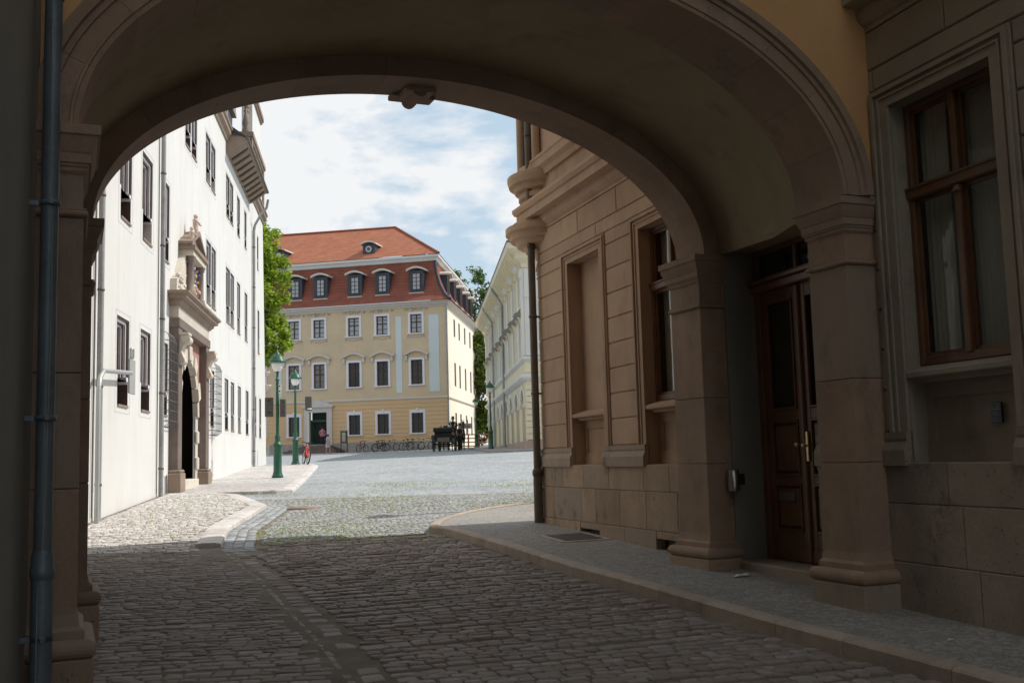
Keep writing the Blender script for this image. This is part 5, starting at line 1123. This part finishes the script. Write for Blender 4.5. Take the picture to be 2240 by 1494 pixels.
def tree(name, label, x, y, trunk_h, clumps, lm, leaf=.16, per=420, seed=1, group=None):
    rnd = random.Random(seed); z0 = H(x, y)+EYE
    o = bpy.data.objects.new(name, None); COL.objects.link(o); o.location = (x, y, z0); tag(o, label, 'tree', group)
    tb = MB(); top = trunk_h; tb.tube([(0,0,-.2),(.05,0,top*.4),(-.05,.1,top)], [.26,.2,.15], 10)
    cb = MB()
    for (cx_, cy_, cz_, r) in clumps:
        mid = Vector((cx_*.4, cy_*.4, top+(cz_-top)*.45+rnd.uniform(-.3,.3))); tb.tube([(0,0,min(top, cz_*.6)*.9), mid, (cx_,cy_,cz_)], [.11,.07,.025], 6)
        for k in range(3): a = rnd.uniform(0,6.3); tb.tube([(cx_,cy_,cz_-.2*r),(cx_+r*.7*math.cos(a),cy_+r*.7*math.sin(a),cz_+r*rnd.uniform(-.2,.6))], [.03,.008], 5)
        subs = []
        for k in range(9):
            v = Vector((rnd.gauss(0,1),rnd.gauss(0,1),rnd.gauss(0,.8))).normalized()*r*rnd.uniform(.45,1.0); subs.append((Vector((cx_,cy_,cz_))+v, r*rnd.uniform(.28,.5)))
        for k in range(per):
            c, rr = rnd.choice(subs); v = Vector((rnd.gauss(0,1),rnd.gauss(0,1),rnd.gauss(0,1))).normalized()*rr*rnd.uniform(.35,1.05); p = c+v
            u = Vector((rnd.gauss(0,1),rnd.gauss(0,1),rnd.gauss(0,.5)-.3)).normalized(); w = u.cross(Vector((rnd.gauss(0,1),rnd.gauss(0,1),rnd.gauss(0,1)))).normalized(); l = leaf*rnd.uniform(.7,1.4)
            cb.add([p, p+u*l*.5+w*l*.28, p+u*l, p+u*l*.5-w*l*.28], [(0,1,2,3)])
    tb.build('trunk', bark, o); me = bpy.data.meshes.new('crown'); me.from_pydata(cb.v, [], cb.f); me.materials.append(lm); put('crown', me, o); return o
lm1 = leaf_mat('bright_leaves', (.33,.45,.04)); lm2 = leaf_mat('deep_leaves', (.09,.16,.035)); lm3 = leaf_mat('hedge_leaves', (.14,.2,.03))
tree('street_tree', 'bright green feathery tree beside the white building corner', -15.3, 62.5, 4.2,
     [(-1.0,0,15.6,.9),(-.7,0,14.5,1.1),(.2,.1,13.4,1.2),(-.5,.4,12.6,1.3),(.9,0,12.3,1.0),(.4,0,11.2,1.4),(1.3,.1,11.0,1.0),(-.4,.2,10.4,1.4),(1.0,-.2,9.8,1.2),(.2,-.3,8.9,1.3),(1.2,.2,8.3,1.0),(.4,0,7.5,1.1),(1.3,0,7.0,.8),(.5,0,6.3,.8),(-2,0,9,1.6),(-2,0,12,1.6),(-1.8,0,7.5,1.4)], lm1, .22, 1150, 3)
tree('courtyard_tree', 'tall dark green tree rising between the yellow house and the cream building', -5.0, 122, 9.0,
     [(-.4,0,18.6,1.8),(1.3,.5,19.2,1.5),(-1.6,0,17.0,1.4),(.9,0,16.6,1.8),(2.3,0,17.4,1.3),(-.4,.4,14.8,1.6),(1.7,0,14.2,1.7),(-1.3,0,13.4,1.4),(.6,0,12.4,1.6),(2.4,0,12.2,1.4),(3.4,0,15.5,1.3)], lm2, .36, 480, 8)
tree('garden_tree', 'leafy green tree low down in the gap beside the yellow house', -4.0, 116, 4.5,
     [(-.2,0,11.6,1.6),(.8,0,10.2,1.6),(-.6,0,9.2,1.5),(.5,0,8.0,1.6),(-.3,0,6.4,1.6),(.6,0,4.8,1.5),(-.2,0,3.2,1.4),(.4,.2,1.6,1.3),(1.6,0,6.5,1.5),(1.6,0,3.5,1.5),(1.4,0,9,1.4)], lm3, .36, 1000, 9)
# ------------------------------------------------------------------ street lamps
def lamp_parts():
    P = {}
    q = MB(); q.lathe([(0,0),(.2,0),(.2,.06),(.17,.1),(.165,.16),(.145,.2),(.14,1.05),(.165,1.08),(.165,1.14),(.12,1.2),(.10,1.22),(.095,1.3),(.1,1.42),(.075,1.48)], n=16); P['base'] = q.mesh('base', green_iron)
    q = MB(); q.lathe([(.062,1.46),(.058,2.2),(.052,3.2),(.05,3.35),(.075,3.37),(.075,3.42),(.05,3.44),(.045,3.62),(.07,3.66),(.04,3.7)], n=14); P['post'] = q.mesh('post', green_iron)
    q = MB(); q.lathe([(.03,3.68),(.12,3.70),(.17,3.8),(.19,3.92),(.18,4.02),(.05,4.05)], n=16); P['globe'] = q.mesh('globe', milk_glass)
    q = MB(); q.lathe([(.0,4.02),(.30,4.0),(.31,4.03),(.29,4.06),(.27,4.08),(.22,4.18),(.12,4.28),(.08,4.3),(.08,4.34),(.04,4.36),(.03,4.42),(0,4.46)], n=18); P['hood'] = q.mesh('hood', green_iron); return P
LPM = lamp_parts()
def lamp(x, y, label, dz=0, sc=1, twin=0):
    o = bpy.data.objects.new('street_lamp', None); COL.objects.link(o); o.location = (x, y, H(x, y)+dz+EYE); o.scale = (sc,sc,sc); tag(o, label, 'street lamp', 'green street lamps')
    for nm in ('base','post'): c = bpy.data.objects.new(nm, LPM[nm]); COL.objects.link(c); c.parent = o
    for d in ((0,) if not twin else (-twin, twin)):
        g = bpy.data.objects.new('globe', LPM['globe']); COL.objects.link(g); g.parent = o; g.location = (d*.0, d, 0); h = bpy.data.objects.new('hood', LPM['hood']); COL.objects.link(h); h.parent = g
    return o
l1 = lamp(-8.25, 37.2, 'green cast iron lamp on the pavement carrying dark sign boxes', .09)
l2 = lamp(-10.25, 50.4-.4, 'green cast iron lamp with the red bicycle leaning at its foot', .09)
lamp(-1.55, 70.0, 'green lamp standing before the arcade of the cream building', .1)
lamp(-3.4, 95.0, 'most distant dark lamp beside the sunlit side of the yellow house', .1)
lx_, ly_ = fromP(8.0, 20.7); lamp(lx_, ly_, 'lamp round the corner of the beige house throwing a thin shadow on the setts', .1)
# sign boxes on the first lamp, traffic signs
def sign_box(name, label, x, y, z, w, h, d, rot, mat, parts=()):
    o = bpy.data.objects.new(name, None); COL.objects.link(o); o.location = (x, y, z); o.rotation_euler = (0,0,rot); tag(o, label, 'sign')
    q = MB(); q.rbox(-w/2,w/2,-d/2,d/2,-h/2,h/2,.02); q.build('panel', mat, o); 
    for zz in (-h*.3, h*.3): q = MB(); q.box(-.02,.02,-.12,.12,zz,zz+.04); q.build('bracket', iron, o)
    return o
sign_back = M('sign_back', (.10,.095,.085), .6, .15)
b1 = l1.location
sign_box('traffic_sign', 'dark back of a traffic sign strapped to the near green lamp', b1.x-.3, b1.y+.05, b1.z+2.45, .3, .68, .04, .1, sign_back); sign_box('traffic_signal', 'dark signal box on the right of the near green lamp post', b1.x+.2, b1.y, b1.z+2.4, .2, .62, .22, .1, sign_back); sign_box('white_notice', 'small white notice high on the near green lamp', b1.x+.1, b1.y-.06, b1.z+3.05, .09, .3, .02, .1, milk_glass)
SP = Thing('sign_post', 'thin grey sign post with box behind the second green lamp', 'sign post', F0, (-10.15, 52.5, H(-10.15,52.5)+.08))
q = MB(); x, y, z = SP.b; q.tube([(x,y,z),(x,y,z+3.3)], .03, 8); SP.part('pole', q, M('galvanised', (.45,.46,.46), .5, .1, metal=.5)); q = MB(); q.rbox(x-.12,x+.2,y-.1,y+.1,z+2.55,z+3.25,.03); SP.part('sign_panel', q, sign_back); q = MB(); q.lathe([(.1,0),(.11,.05),(.0,.06)],(x+.1,y-.1,z+2.6),10); SP.part('lamp_lens', q, milk_glass)
BS = Thing('bent_sign_post', 'grey bent pole holding a sign edge on in front of the white wall', 'sign post', FW, (-5.05, 21.1, -1.0))
q = MB(); q.tube([(-5.05,21.1,-1.05),(-5.05,21.1,1.5),(-5.05,21.22,1.75),(-5.05,21.5,1.9),(-5.05,23.9,2.05)], .045, 10); BS.part('pole', q, M('galvanised', (.45,.46,.46))); q = MB(); q.rbox(-5.07,-5.03,23.7,24.25,1.6,2.35,.008); BS.part('sign_plate', q, M('sign_back_grey', (.38,.38,.37), .5, .1)); q = MB(); q.rbox(-5.09,-5.01,23.9,24.05,2.36,2.6,.02); BS.part('sign_lamp', q, steel)
# ------------------------------------------------------------------ people (one continuous skin)
def skin_body(name, edges, joints, mat, parent, loc=(0,0,0), sub=1):
    me = bpy.data.meshes.new(name); names = list(joints); me.from_pydata([joints[k][0] for k in names], [(names.index(a), names.index(b)) for a, b in edges], [])
    o = bpy.data.objects.new(name, me); COL.objects.link(o); o.parent = parent; o.location = loc
    md = o.modifiers.new('skin', 'SKIN'); sv = me.skin_vertices[0].data
    for i, k in enumerate(names): r = joints[k][1]; sv[i].radius = (r, r) if not isinstance(r, tuple) else r; sv[i].use_root = (k == 'pelvis')
    s = o.modifiers.new('sub', 'SUBSURF'); s.levels = sub; s.render_levels = sub; me.materials.append(mat); return o
SK = M('skin_tone', (.55,.36,.27), .6, .05, 5, 0)
def person(label, x, y, z, rot, top, legs, hair, h=1.68, pose='stand', extra=None, shoes=(.03,.03,.03)):
    o = bpy.data.objects.new('person', None); COL.objects.link(o); o.location = (x, y, z); o.rotation_euler = (0,0,rot); o.scale = (h/1.7,)*3; tag(o, label, 'person')
    st = .16 if pose == 'walk' else .02; sit = pose == 'sit'
    if not sit:
        J = {'pelvis':((0,0,.95),.15),'waist':((0,0,1.08),.13),'chest':((0,.0,1.3),.15),'neck':((0,0,1.46),.055),'head':((0,-.01,1.56),.085),'crown':((0,-.01,1.66),.075)}
        for s in (-1,1):
            f = st*s; J['hip%d'%s] = ((s*.09,0,.9),.1); J['knee%d'%s] = ((s*.1,-f*.6-.02,.5),.065); J['ank%d'%s] = ((s*.1,-f*.9+.02,.09),.04); J['toe%d'%s] = ((s*.11,-f*.9-.14,.04),.035)
            J['sh%d'%s] = ((s*.18,0,1.38),.06); J['elb%d'%s] = ((s*.24,.04+f*.4,1.12),.045); J['wr%d'%s] = ((s*.22,-.12+f*.6,.95),.03); J['hand%d'%s] = ((s*.21,-.17+f*.6,.88),.03)
    else:
        J = {'pelvis':((0,0,.1),.16),'waist':((0,.02,.24),.14),'chest':((0,.02,.46),.16),'neck':((0,0,.62),.055),'head':((0,-.01,.72),.085),'crown':((0,-.01,.82),.075)}
        for s in (-1,1):
            J['hip%d'%s] = ((s*.1,-.05,.1),.1); J['knee%d'%s] = ((s*.13,-.46,.12),.07); J['ank%d'%s] = ((s*.13,-.48,-.3),.045); J['toe%d'%s] = ((s*.13,-.62,-.34),.035)
            J['sh%d'%s] = ((s*.19,.02,.54),.06); J['elb%d'%s] = ((s*.26,-.06,.3),.045); J['wr%d'%s] = ((s*.16,-.3,.26),.03); J['hand%d'%s] = ((s*.13,-.38,.26),.03)
    E = [('pelvis','waist'),('waist','chest'),('chest','neck'),('neck','head'),('head','crown')]
    for s in (-1,1): E += [('pelvis','hip%d'%s),('hip%d'%s,'knee%d'%s),('knee%d'%s,'ank%d'%s),('ank%d'%s,'toe%d'%s),('chest','sh%d'%s),('sh%d'%s,'elb%d'%s),('elb%d'%s,'wr%d'%s),('wr%d'%s,'hand%d'%s)]
    skin_body('body', E, J, SK, o)
    hz = J['head'][0][2]; q = MB(); q.ball((0,.015,hz+.045), .108, 10, (.95,1.05,1.05)); q.build('hair', M(hair[0], hair[1], .7), o)
    cz = J['chest'][0][2]; pz = J['pelvis'][0][2]; q = MB()
    q.lathe([(.165,pz-.12 if not sit else pz-.05),(.16,pz),(.145,pz+.14),(.175,cz),(.17,cz+.08),(.07,cz+.155)], n=12)
    for s in (-1,1): q.tube([J['sh%d'%s][0],J['elb%d'%s][0],Vector(J['elb%d'%s][0]).lerp(Vector(J['wr%d'%s][0]),.6 if top[2] else .1)],[.072,.058,.05],8)
    q.v = [(a*1.12, b*.82, c) for a, b, c in q.v]; q.build('top', M(top[0], top[1], .85), o)
    q = MB()
    if legs[2] == 'skirt': q.lathe([(.19,pz+.1),(.2,pz-.05),(.23,pz-.3),(.25,pz-.42)], n=12); q.build('skirt', M(legs[0], legs[1], .85), o)
    else:
        for s in (-1,1): q.tube([J['hip%d'%s][0],J['knee%d'%s][0],J['ank%d'%s][0]],[.115,.082,.062],8)
        q.build('trousers', M(legs[0], legs[1], .85), o)
    if extra: extra(o, J)
    return o
ddx = Vector((-5.97,96,0)); cB_, sB_ = math.cos(FB.r), math.sin(FB.r)
def yh(x, y): return ddx.x+x*cB_-y*sB_, ddx.y+x*sB_+y*cB_
x, y = yh(-10.0*K, -.3); person('person in a pink top standing in the green doorway of the yellow house', x, y, 1.34*K+.01+EYE, .3, ('pink_cloth',(.50,.15,.24),False), ('dark_trousers',(.03,.03,.035),'trousers'), ('brown_hair',(.09,.04,.025)), 1.66)
def backpack(o, J): q = MB(); q.rbox(-.15,.15,.12,.3,1.05,1.42,.05); q.build('backpack', M('navy_cloth',(.03,.035,.06),.8), o)
x, y = yh(-8.35*K, -3.6); person('person in a white top with dark backpack walking past the house steps', x, y, H(x,y)+EYE+.09, R(70), ('white_cloth',(.62,.56,.58),False), ('short_skirt',(.5,.42,.4),'skirt'), ('brown_hair',(.09,.04,.025)), 1.68, 'walk', backpack)
# ------------------------------------------------------------------ bicycles
def bike_parts(cols):
    out = []
    def wheel(cx_):
        t = MB(); V = []; n, m_ = 22, 6
        for i in range(n):
            a = 2*math.pi*i/n
            for k in range(m_): b = 2*math.pi*k/m_; r = .33+.03*math.cos(b); V.append((cx_+r*math.cos(a), .03*math.sin(b), .35+r*math.sin(a)))
        t.add(V, [(i*m_+k, i*m_+(k+1)%m_, ((i+1)%n)*m_+(k+1)%m_, ((i+1)%n)*m_+k) for i in range(n) for k in range(m_)], True); tyre = t.mesh('tyre', M('tyre_rubber',(.025,.025,.025),.8))
        s = MB()
        for i in range(10): a = math.pi*2*i/10; s.tube([(cx_,0,.35),(cx_+.31*math.cos(a),0,.35+.31*math.sin(a))], .004, 4)
        V = []; 
        for i in range(n):
            a = 2*math.pi*i/n
            for r, y in ((.30,-.012),(.30,.012),(.315,.012),(.315,-.012)): V.append((cx_+r*math.cos(a), y, .35+r*math.sin(a)))
        s.add(V, [(i*4+k,i*4+(k+1)%4,((i+1)%n)*4+(k+1)%4,((i+1)%n)*4+k) for i in range(n) for k in range(4)]); rim = s.mesh('rim', M('chrome',(.6,.6,.6),.3,metal=.9)); return tyre, rim
    f = MB(); f.tube([(-.52,0,.35),(-.12,0,.32),(-.25,0,.82),(-.52,0,.35)], .026, 6); f.tube([(-.12,0,.32),(.36,0,.72)], .03, 6); f.tube([(-.22,0,.72),(.34,0,.80)], .028, 6); f.tube([(.53,0,.35),(.36,0,.76),(.32,0,.95)], .028, 6)
    g = MB(); g.tube([(.2,-.26,1.0),(.32,-.12,1.02),(.33,0,.98),(.32,.12,1.02),(.2,.26,1.0)], .022, 6); s = MB(); s.tube([(-.25,0,.8),(-.28,0,.9)],.015,6); s.ball((-.3,0,.93),.12,8,(1.1,.6,.35))
    pd = MB(); pd.tube([(-.12,-.1,.32),(-.12,.1,.32)],.02,6); pd.lathe([(.09,-.01),(.09,.01)], (0,0,0), 10); pd.v = [(-.12+a, c+.05, .32+b) if i >= 12 else (a,b,c) for i,(a,b,c) in enumerate(pd.v)]
    return [wheel(-.52), wheel(.53), f, g.mesh('handlebar', iron), s.mesh('saddle', M('saddle_black',(.03,.028,.026),.6)), pd.mesh('pedals', iron)]
BP = bike_parts(None)
def bicycle(label, x, y, z, rot, col, lean=.1, group='bicycles parked along the yellow house'):
    o = bpy.data.objects.new('bicycle', None); COL.objects.link(o); o.location = (x, y, z); o.rotation_euler = (lean,0,rot); tag(o, label, 'bicycle', group)
    me = bpy.data.meshes.get('frame_'+col[0]) or BP[2].mesh('frame_'+col[0], M(col[0], col[1], .4, .1, spec=.5))
    for nm, m_ in (('frame', me), ('handlebar', BP[3]), ('saddle', BP[4]), ('pedals', BP[5])): c = bpy.data.objects.new(nm, m_); COL.objects.link(c); c.parent = o
    for ty, ri in BP[:2]: c = bpy.data.objects.new('tyre', ty); COL.objects.link(c); c.parent = o; d = bpy.data.objects.new('rim', ri); COL.objects.link(d); d.parent = c
bicycle('red bicycle leaning at the foot of the second green lamp', -9.7, 49.6, H(-9.7,49.6)+EYE+.09, R(112), ('red_paint',(.55,.06,.03)), .12, None)
for t, col, rot, lab in ((6.45,('maroon_paint',(.16,.05,.05)),75,'maroon bicycle furthest left in the row by the yellow house'),(5.1,('black_paint',(.02,.02,.02)),60,'black bicycle below the middle ground floor window'),(4.95,('navy_paint',(.03,.035,.06)),52,'navy bicycle close against the black one below the middle window'),
                         (4.1,('grey_paint',(.25,.25,.26)),62,'grey bicycle standing alone right of the middle window'),(3.0,('white_paint',(.55,.53,.5)),66,'white framed bicycle left of the carriage under the last window'),(2.65,('dark_green_paint',(.02,.05,.035)),58,'dark green bicycle under the last window'),(2.2,('silver_paint',(.4,.4,.4)),40,'silver bicycle just left of the pale one beside the carriage'),(1.4,('cream_paint',(.6,.56,.48)),55,'pale bicycle half hidden by the carriage wheel')):
    x, y = yh(-t*K, -1.3); bicycle(lab, x, y, H(x,y)+EYE+.1, FB.r+R(rot), col, .08)
IB = Thing('notice_board', 'narrow glazed notice board on two posts before the yellow house', 'notice board', F0, (0,0,0)); x, y = yh(-7.5*K, -2.4); z = H(x,y)+.1; IB.o.location = (x, y, z+EYE); IB.b = Vector((0,0,0)); IB.o.rotation_euler = (0,0,FB.r)
q = MB(); q.tube([(-.3,0,0),(-.3,0,2.0)],.04,8); IB.part('post', q, iron); q = MB(); q.tube([(.3,0,0),(.3,0,2.0)],.04,8); IB.part('post', q, iron); q = MB(); q.rbox(-.28,.28,-.05,.05,.85,1.95,.02); IB.part('panel', q, sign_back); q = MB(); q.box(-.16,.16,-.07,-.05,1.0,1.8); IB.part('poster', q, M('faded_poster',(.42,.40,.32),.7,.3,6))
BO = Thing('bollard', 'short pale stone bollard left of the house steps', 'bollard', F0, (0,0,0)); x, y = yh(-13.3*K, -3.2); BO.o.location = (x, y, H(x,y)+.1+EYE); q = MB(); q.lathe([(.15,0),(.15,.1),(.13,.15),(.12,.65),(.14,.7),(.1,.8),(0,.84)], n=14); BO.part('stone', q, stone_cream)
# ------------------------------------------------------------------ horse-drawn carriage seen from behind
cx0, cy0 = -5.0, 76.0
CG = bpy.data.objects.new('horse_carriage', None); COL.objects.link(CG); CG.location = (cx0, cy0, H(cx0,cy0)+EYE+.01); CG.rotation_euler = (0,0,R(-8)); tag(CG, 'black open horse carriage seen from behind on the square', 'carriage')
blk = M('black_lacquer', (.012,.012,.013), .25, .1, 3, 0, spec=.5); lea = M('black_leather', (.02,.02,.02), .5, .2, 6, .2)
def cwheel(x, y, r):
    t = MB(); V = []; n = 28
    for i in range(n):
        a = 2*math.pi*i/n
        for rr, xx in ((r-.05,-.03),(r-.05,.03),(r,.03),(r,-.03)): V.append((x+xx, y+rr*math.cos(a), r+rr*math.sin(a)))
    t.add(V, [(i*4+k,i*4+(k+1)%4,((i+1)%n)*4+(k+1)%4,((i+1)%n)*4+k) for i in range(n) for k in range(4)]); w = t.build('wheel', blk, CG); s = MB(); s.tube([(x-.12,y,r),(x+.12,y,r)], .07, 10)
    for i in range(12): a = 2*math.pi*i/12; s.tube([(x,y,r),(x,y+(r-.04)*math.cos(a),r+(r-.04)*math.sin(a))], .018, 5)
    s.build('spokes', blk, w)
for x in (-.78,.78): cwheel(x, .1, .52); cwheel(x*.92, 1.75, .42)
q = MB(); q.prism([(-.25,.72),(.9,.62),(1.6,.8),(1.75,1.2),(1.7,1.25),(-.3,1.42),(-.42,1.3)], 0, -.62, .62); q.build('body', blk, CG)
q = MB(); q.rbox(-.7,.7,-.55,.05,1.35,1.62,.08); q.rbox(-.68,.68,-.6,-.2,1.5,1.68,.06); q.build('folded_hood', lea, CG)
q = MB(); q.rbox(-.45,.45,-.33,-.26,.68,1.12,.02); q.build('rear_panel', M('brown_canvas',(.17,.13,.09),.8,.1), CG)
q = MB(); q.rbox(-.55,.55,1.75,2.2,1.45,1.58,.03); q.rbox(-.5,.5,2.15,2.25,1.55,1.9,.03); q.box(-.4,.4,1.8,2.1,.8,1.45); q.build('box_seat', lea, CG)
q = MB(); q.tube([(-.78,.1,.52),(.78,.1,.52)], .05, 8); q.tube([(-.72,1.75,.42),(.72,1.75,.42)], .05, 8); q.tube([(0,.1,.55),(0,1.8,.5),(0,4.6,.8)], .05, 8); q.build('axles', blk, CG)
for s in (-1,1): q = MB(); q.rbox(s*.74-.07,s*.74+.07,1.5,1.64,1.25,1.55,.02); q.lathe([(.09,0),(.02,.12),(.03,.16),(0,.2)], (s*.74,1.57,1.55), 8); q.build('carriage_lamp', iron, CG); q = MB(); q.prism([(-.35,.9),(-.2,1.12),(.1,1.2),(.45,1.1),(.6,.9),(.55,.9),(.1,1.12),(-.3,.88)], 0, s*.78-.11, s*.78+.11); q.build('mudguard', lea, CG)
def onc(lx, ly, lz): v = Matrix.Rotation(R(-8), 4, 'Z') @ Vector((lx, ly, lz)); return v.x+CG.location.x, v.y+CG.location.y, v.z+CG.location.z
hat = lambda o, J: (lambda q: (q.lathe([(.2,J['crown'][0][2]-.02),(.2,J['crown'][0][2]+.0),(.105,J['crown'][0][2]+.01),(.1,J['crown'][0][2]+.16),(0,J['crown'][0][2]+.16)], n=12), q.build('hat', blk, o)))(MB())
x, y, z = onc(.25, 2.0, 1.55); person('coachman in dark coat and black hat on the carriage box', x, y, z, R(172), ('dark_coat',(.02,.02,.025),True), ('dark_trousers',(.03,.03,.035),'trousers'), ('grey_hair',(.4,.38,.36)), 1.75, 'sit', hat)
for lx, ly, rot, top, hair, lab in ((-.32,.35,172,('rose_cloth',(.45,.22,.2),False),('fair_hair',(.42,.3,.18)),'passenger with fair hair on the left of the carriage'),(.3,.35,172,('pale_blue_cloth',(.35,.36,.4),False),('white_hair',(.6,.58,.55)),'white haired passenger on the right of the carriage'),(-.02,1.2,-8,('sand_cloth',(.42,.33,.24),False),('brown_hair',(.09,.04,.025)),'brown haired passenger facing backwards in the carriage')):
    x, y, z = onc(lx, ly, 1.02); person(lab, x, y, z, R(rot), top, ('dark_trousers',(.03,.03,.035),'trousers'), hair, 1.68, 'sit')
x, y, z = onc(1.15, -.1, 0); person('person in a long black coat standing right beside the carriage', x, y, H(x,y)+EYE, R(170), ('black_coat',(.015,.015,.016),True), ('black_coat_skirt',(.015,.015,.016),'trousers'), ('grey_hair',(.4,.38,.36)), 1.85, 'stand', hat)
def horse(label, lx, ly):
    x, y, z = onc(lx, ly, 0); o = bpy.data.objects.new('horse', None); COL.objects.link(o); o.location = (x, y, H(x,y)+EYE); o.rotation_euler = (0,0,R(-8)); tag(o, label, 'horse', 'carriage horses')
    J = {'pelvis':((0,-.75,1.35),.30),'croup':((0,-.4,1.4),.32),'belly':((0,.1,1.3),.34),'chest':((0,.6,1.32),.33),'wither':((0,.8,1.48),.22),'neck':((0,1.15,1.85),.15),'poll':((0,1.35,2.15),.11),'face':((0,1.6,2.0),.09),'muzzle':((0,1.78,1.8),.07),'tail':((0,-1.08,1.35),.06),'tail2':((0,-1.2,.8),.05)}
    E = [('pelvis','croup'),('croup','belly'),('belly','chest'),('chest','wither'),('wither','neck'),('neck','poll'),('poll','face'),('face','muzzle'),('pelvis','tail'),('tail','tail2')]
    for s in (-1,1):
        J['st%d'%s]=((s*.16,-.7,1.0),.16); J['hk%d'%s]=((s*.17,-.95,.55),.07); J['fl%d'%s]=((s*.17,-.88,.18),.05); J['hf%d'%s]=((s*.17,-.82,.04),.06)
        J['fs%d'%s]=((s*.16,.68,1.0),.14); J['fk%d'%s]=((s*.15,.72,.52),.065); J['ff%d'%s]=((s*.15,.7,.16),.045); J['fh%d'%s]=((s*.15,.74,.04),.06)
        E += [('pelvis','st%d'%s),('st%d'%s,'hk%d'%s),('hk%d'%s,'fl%d'%s),('fl%d'%s,'hf%d'%s),('chest','fs%d'%s),('fs%d'%s,'fk%d'%s),('fk%d'%s,'ff%d'%s),('ff%d'%s,'fh%d'%s)]
    skin_body('body', E, J, M('dark_bay_coat',(.045,.025,.015),.5,.1), o)
    q = MB(); q.ball((-.07,1.32,2.26),.05,6,(.6,.6,1.6)); q.ball((.07,1.32,2.26),.05,6,(.6,.6,1.6)); q.build('ears', M('dark_bay_coat',(.045,.025,.015)), o)
horse('dark horse harnessed on the left before the carriage', -.45, 3.6); horse('dark horse harnessed on the right before the carriage', .45, 3.6)
# street name board and barrier by the distant lamp
SB = Thing('street_board', 'small grey board on a post beside the sunlit house side', 'sign', F0, (0,0,0)); x, y = -4.05, 93.0; SB.o.location = (x, y, H(x,y)+EYE); q = MB(); q.tube([(0,0,0),(0,0,2.5)],.035,8); SB.part('post', q, iron); q = MB(); q.rbox(-.3,.3,-.03,.03,1.75,2.2,.01); SB.part('board', q, M('board_grey',(.35,.34,.34),.6)); q = MB(); q.box(-.22,.22,-.036,-.03,1.95,2.0); q.box(-.22,.22,-.036,-.03,1.86,1.9); SB.part('board_lines', q, sign_back)
BR = Thing('barrier_fence', 'low reddish barrier fence at the end of the side street', 'fence', F0, (0,0,0)); x, y = -3.3, 98.0; BR.o.location = (x, y, H(x,y)+EYE)
for k in range(6): q = MB(); q.box(-1.5+.6*k-.03,-1.5+.6*k+.03,-.03,.03,0,1.3); BR.part('post', q, M('red_barrier',(.42,.17,.08),.7))
for z in (.15,.5,.85,1.2): q = MB(); q.box(-1.6,1.6,-.05,-.03,z,z+.1); BR.part('rail', q, M('red_barrier',(.42,.17,.08)))
for o in bpy.data.objects:
    if '_off' in o: del o['_off']
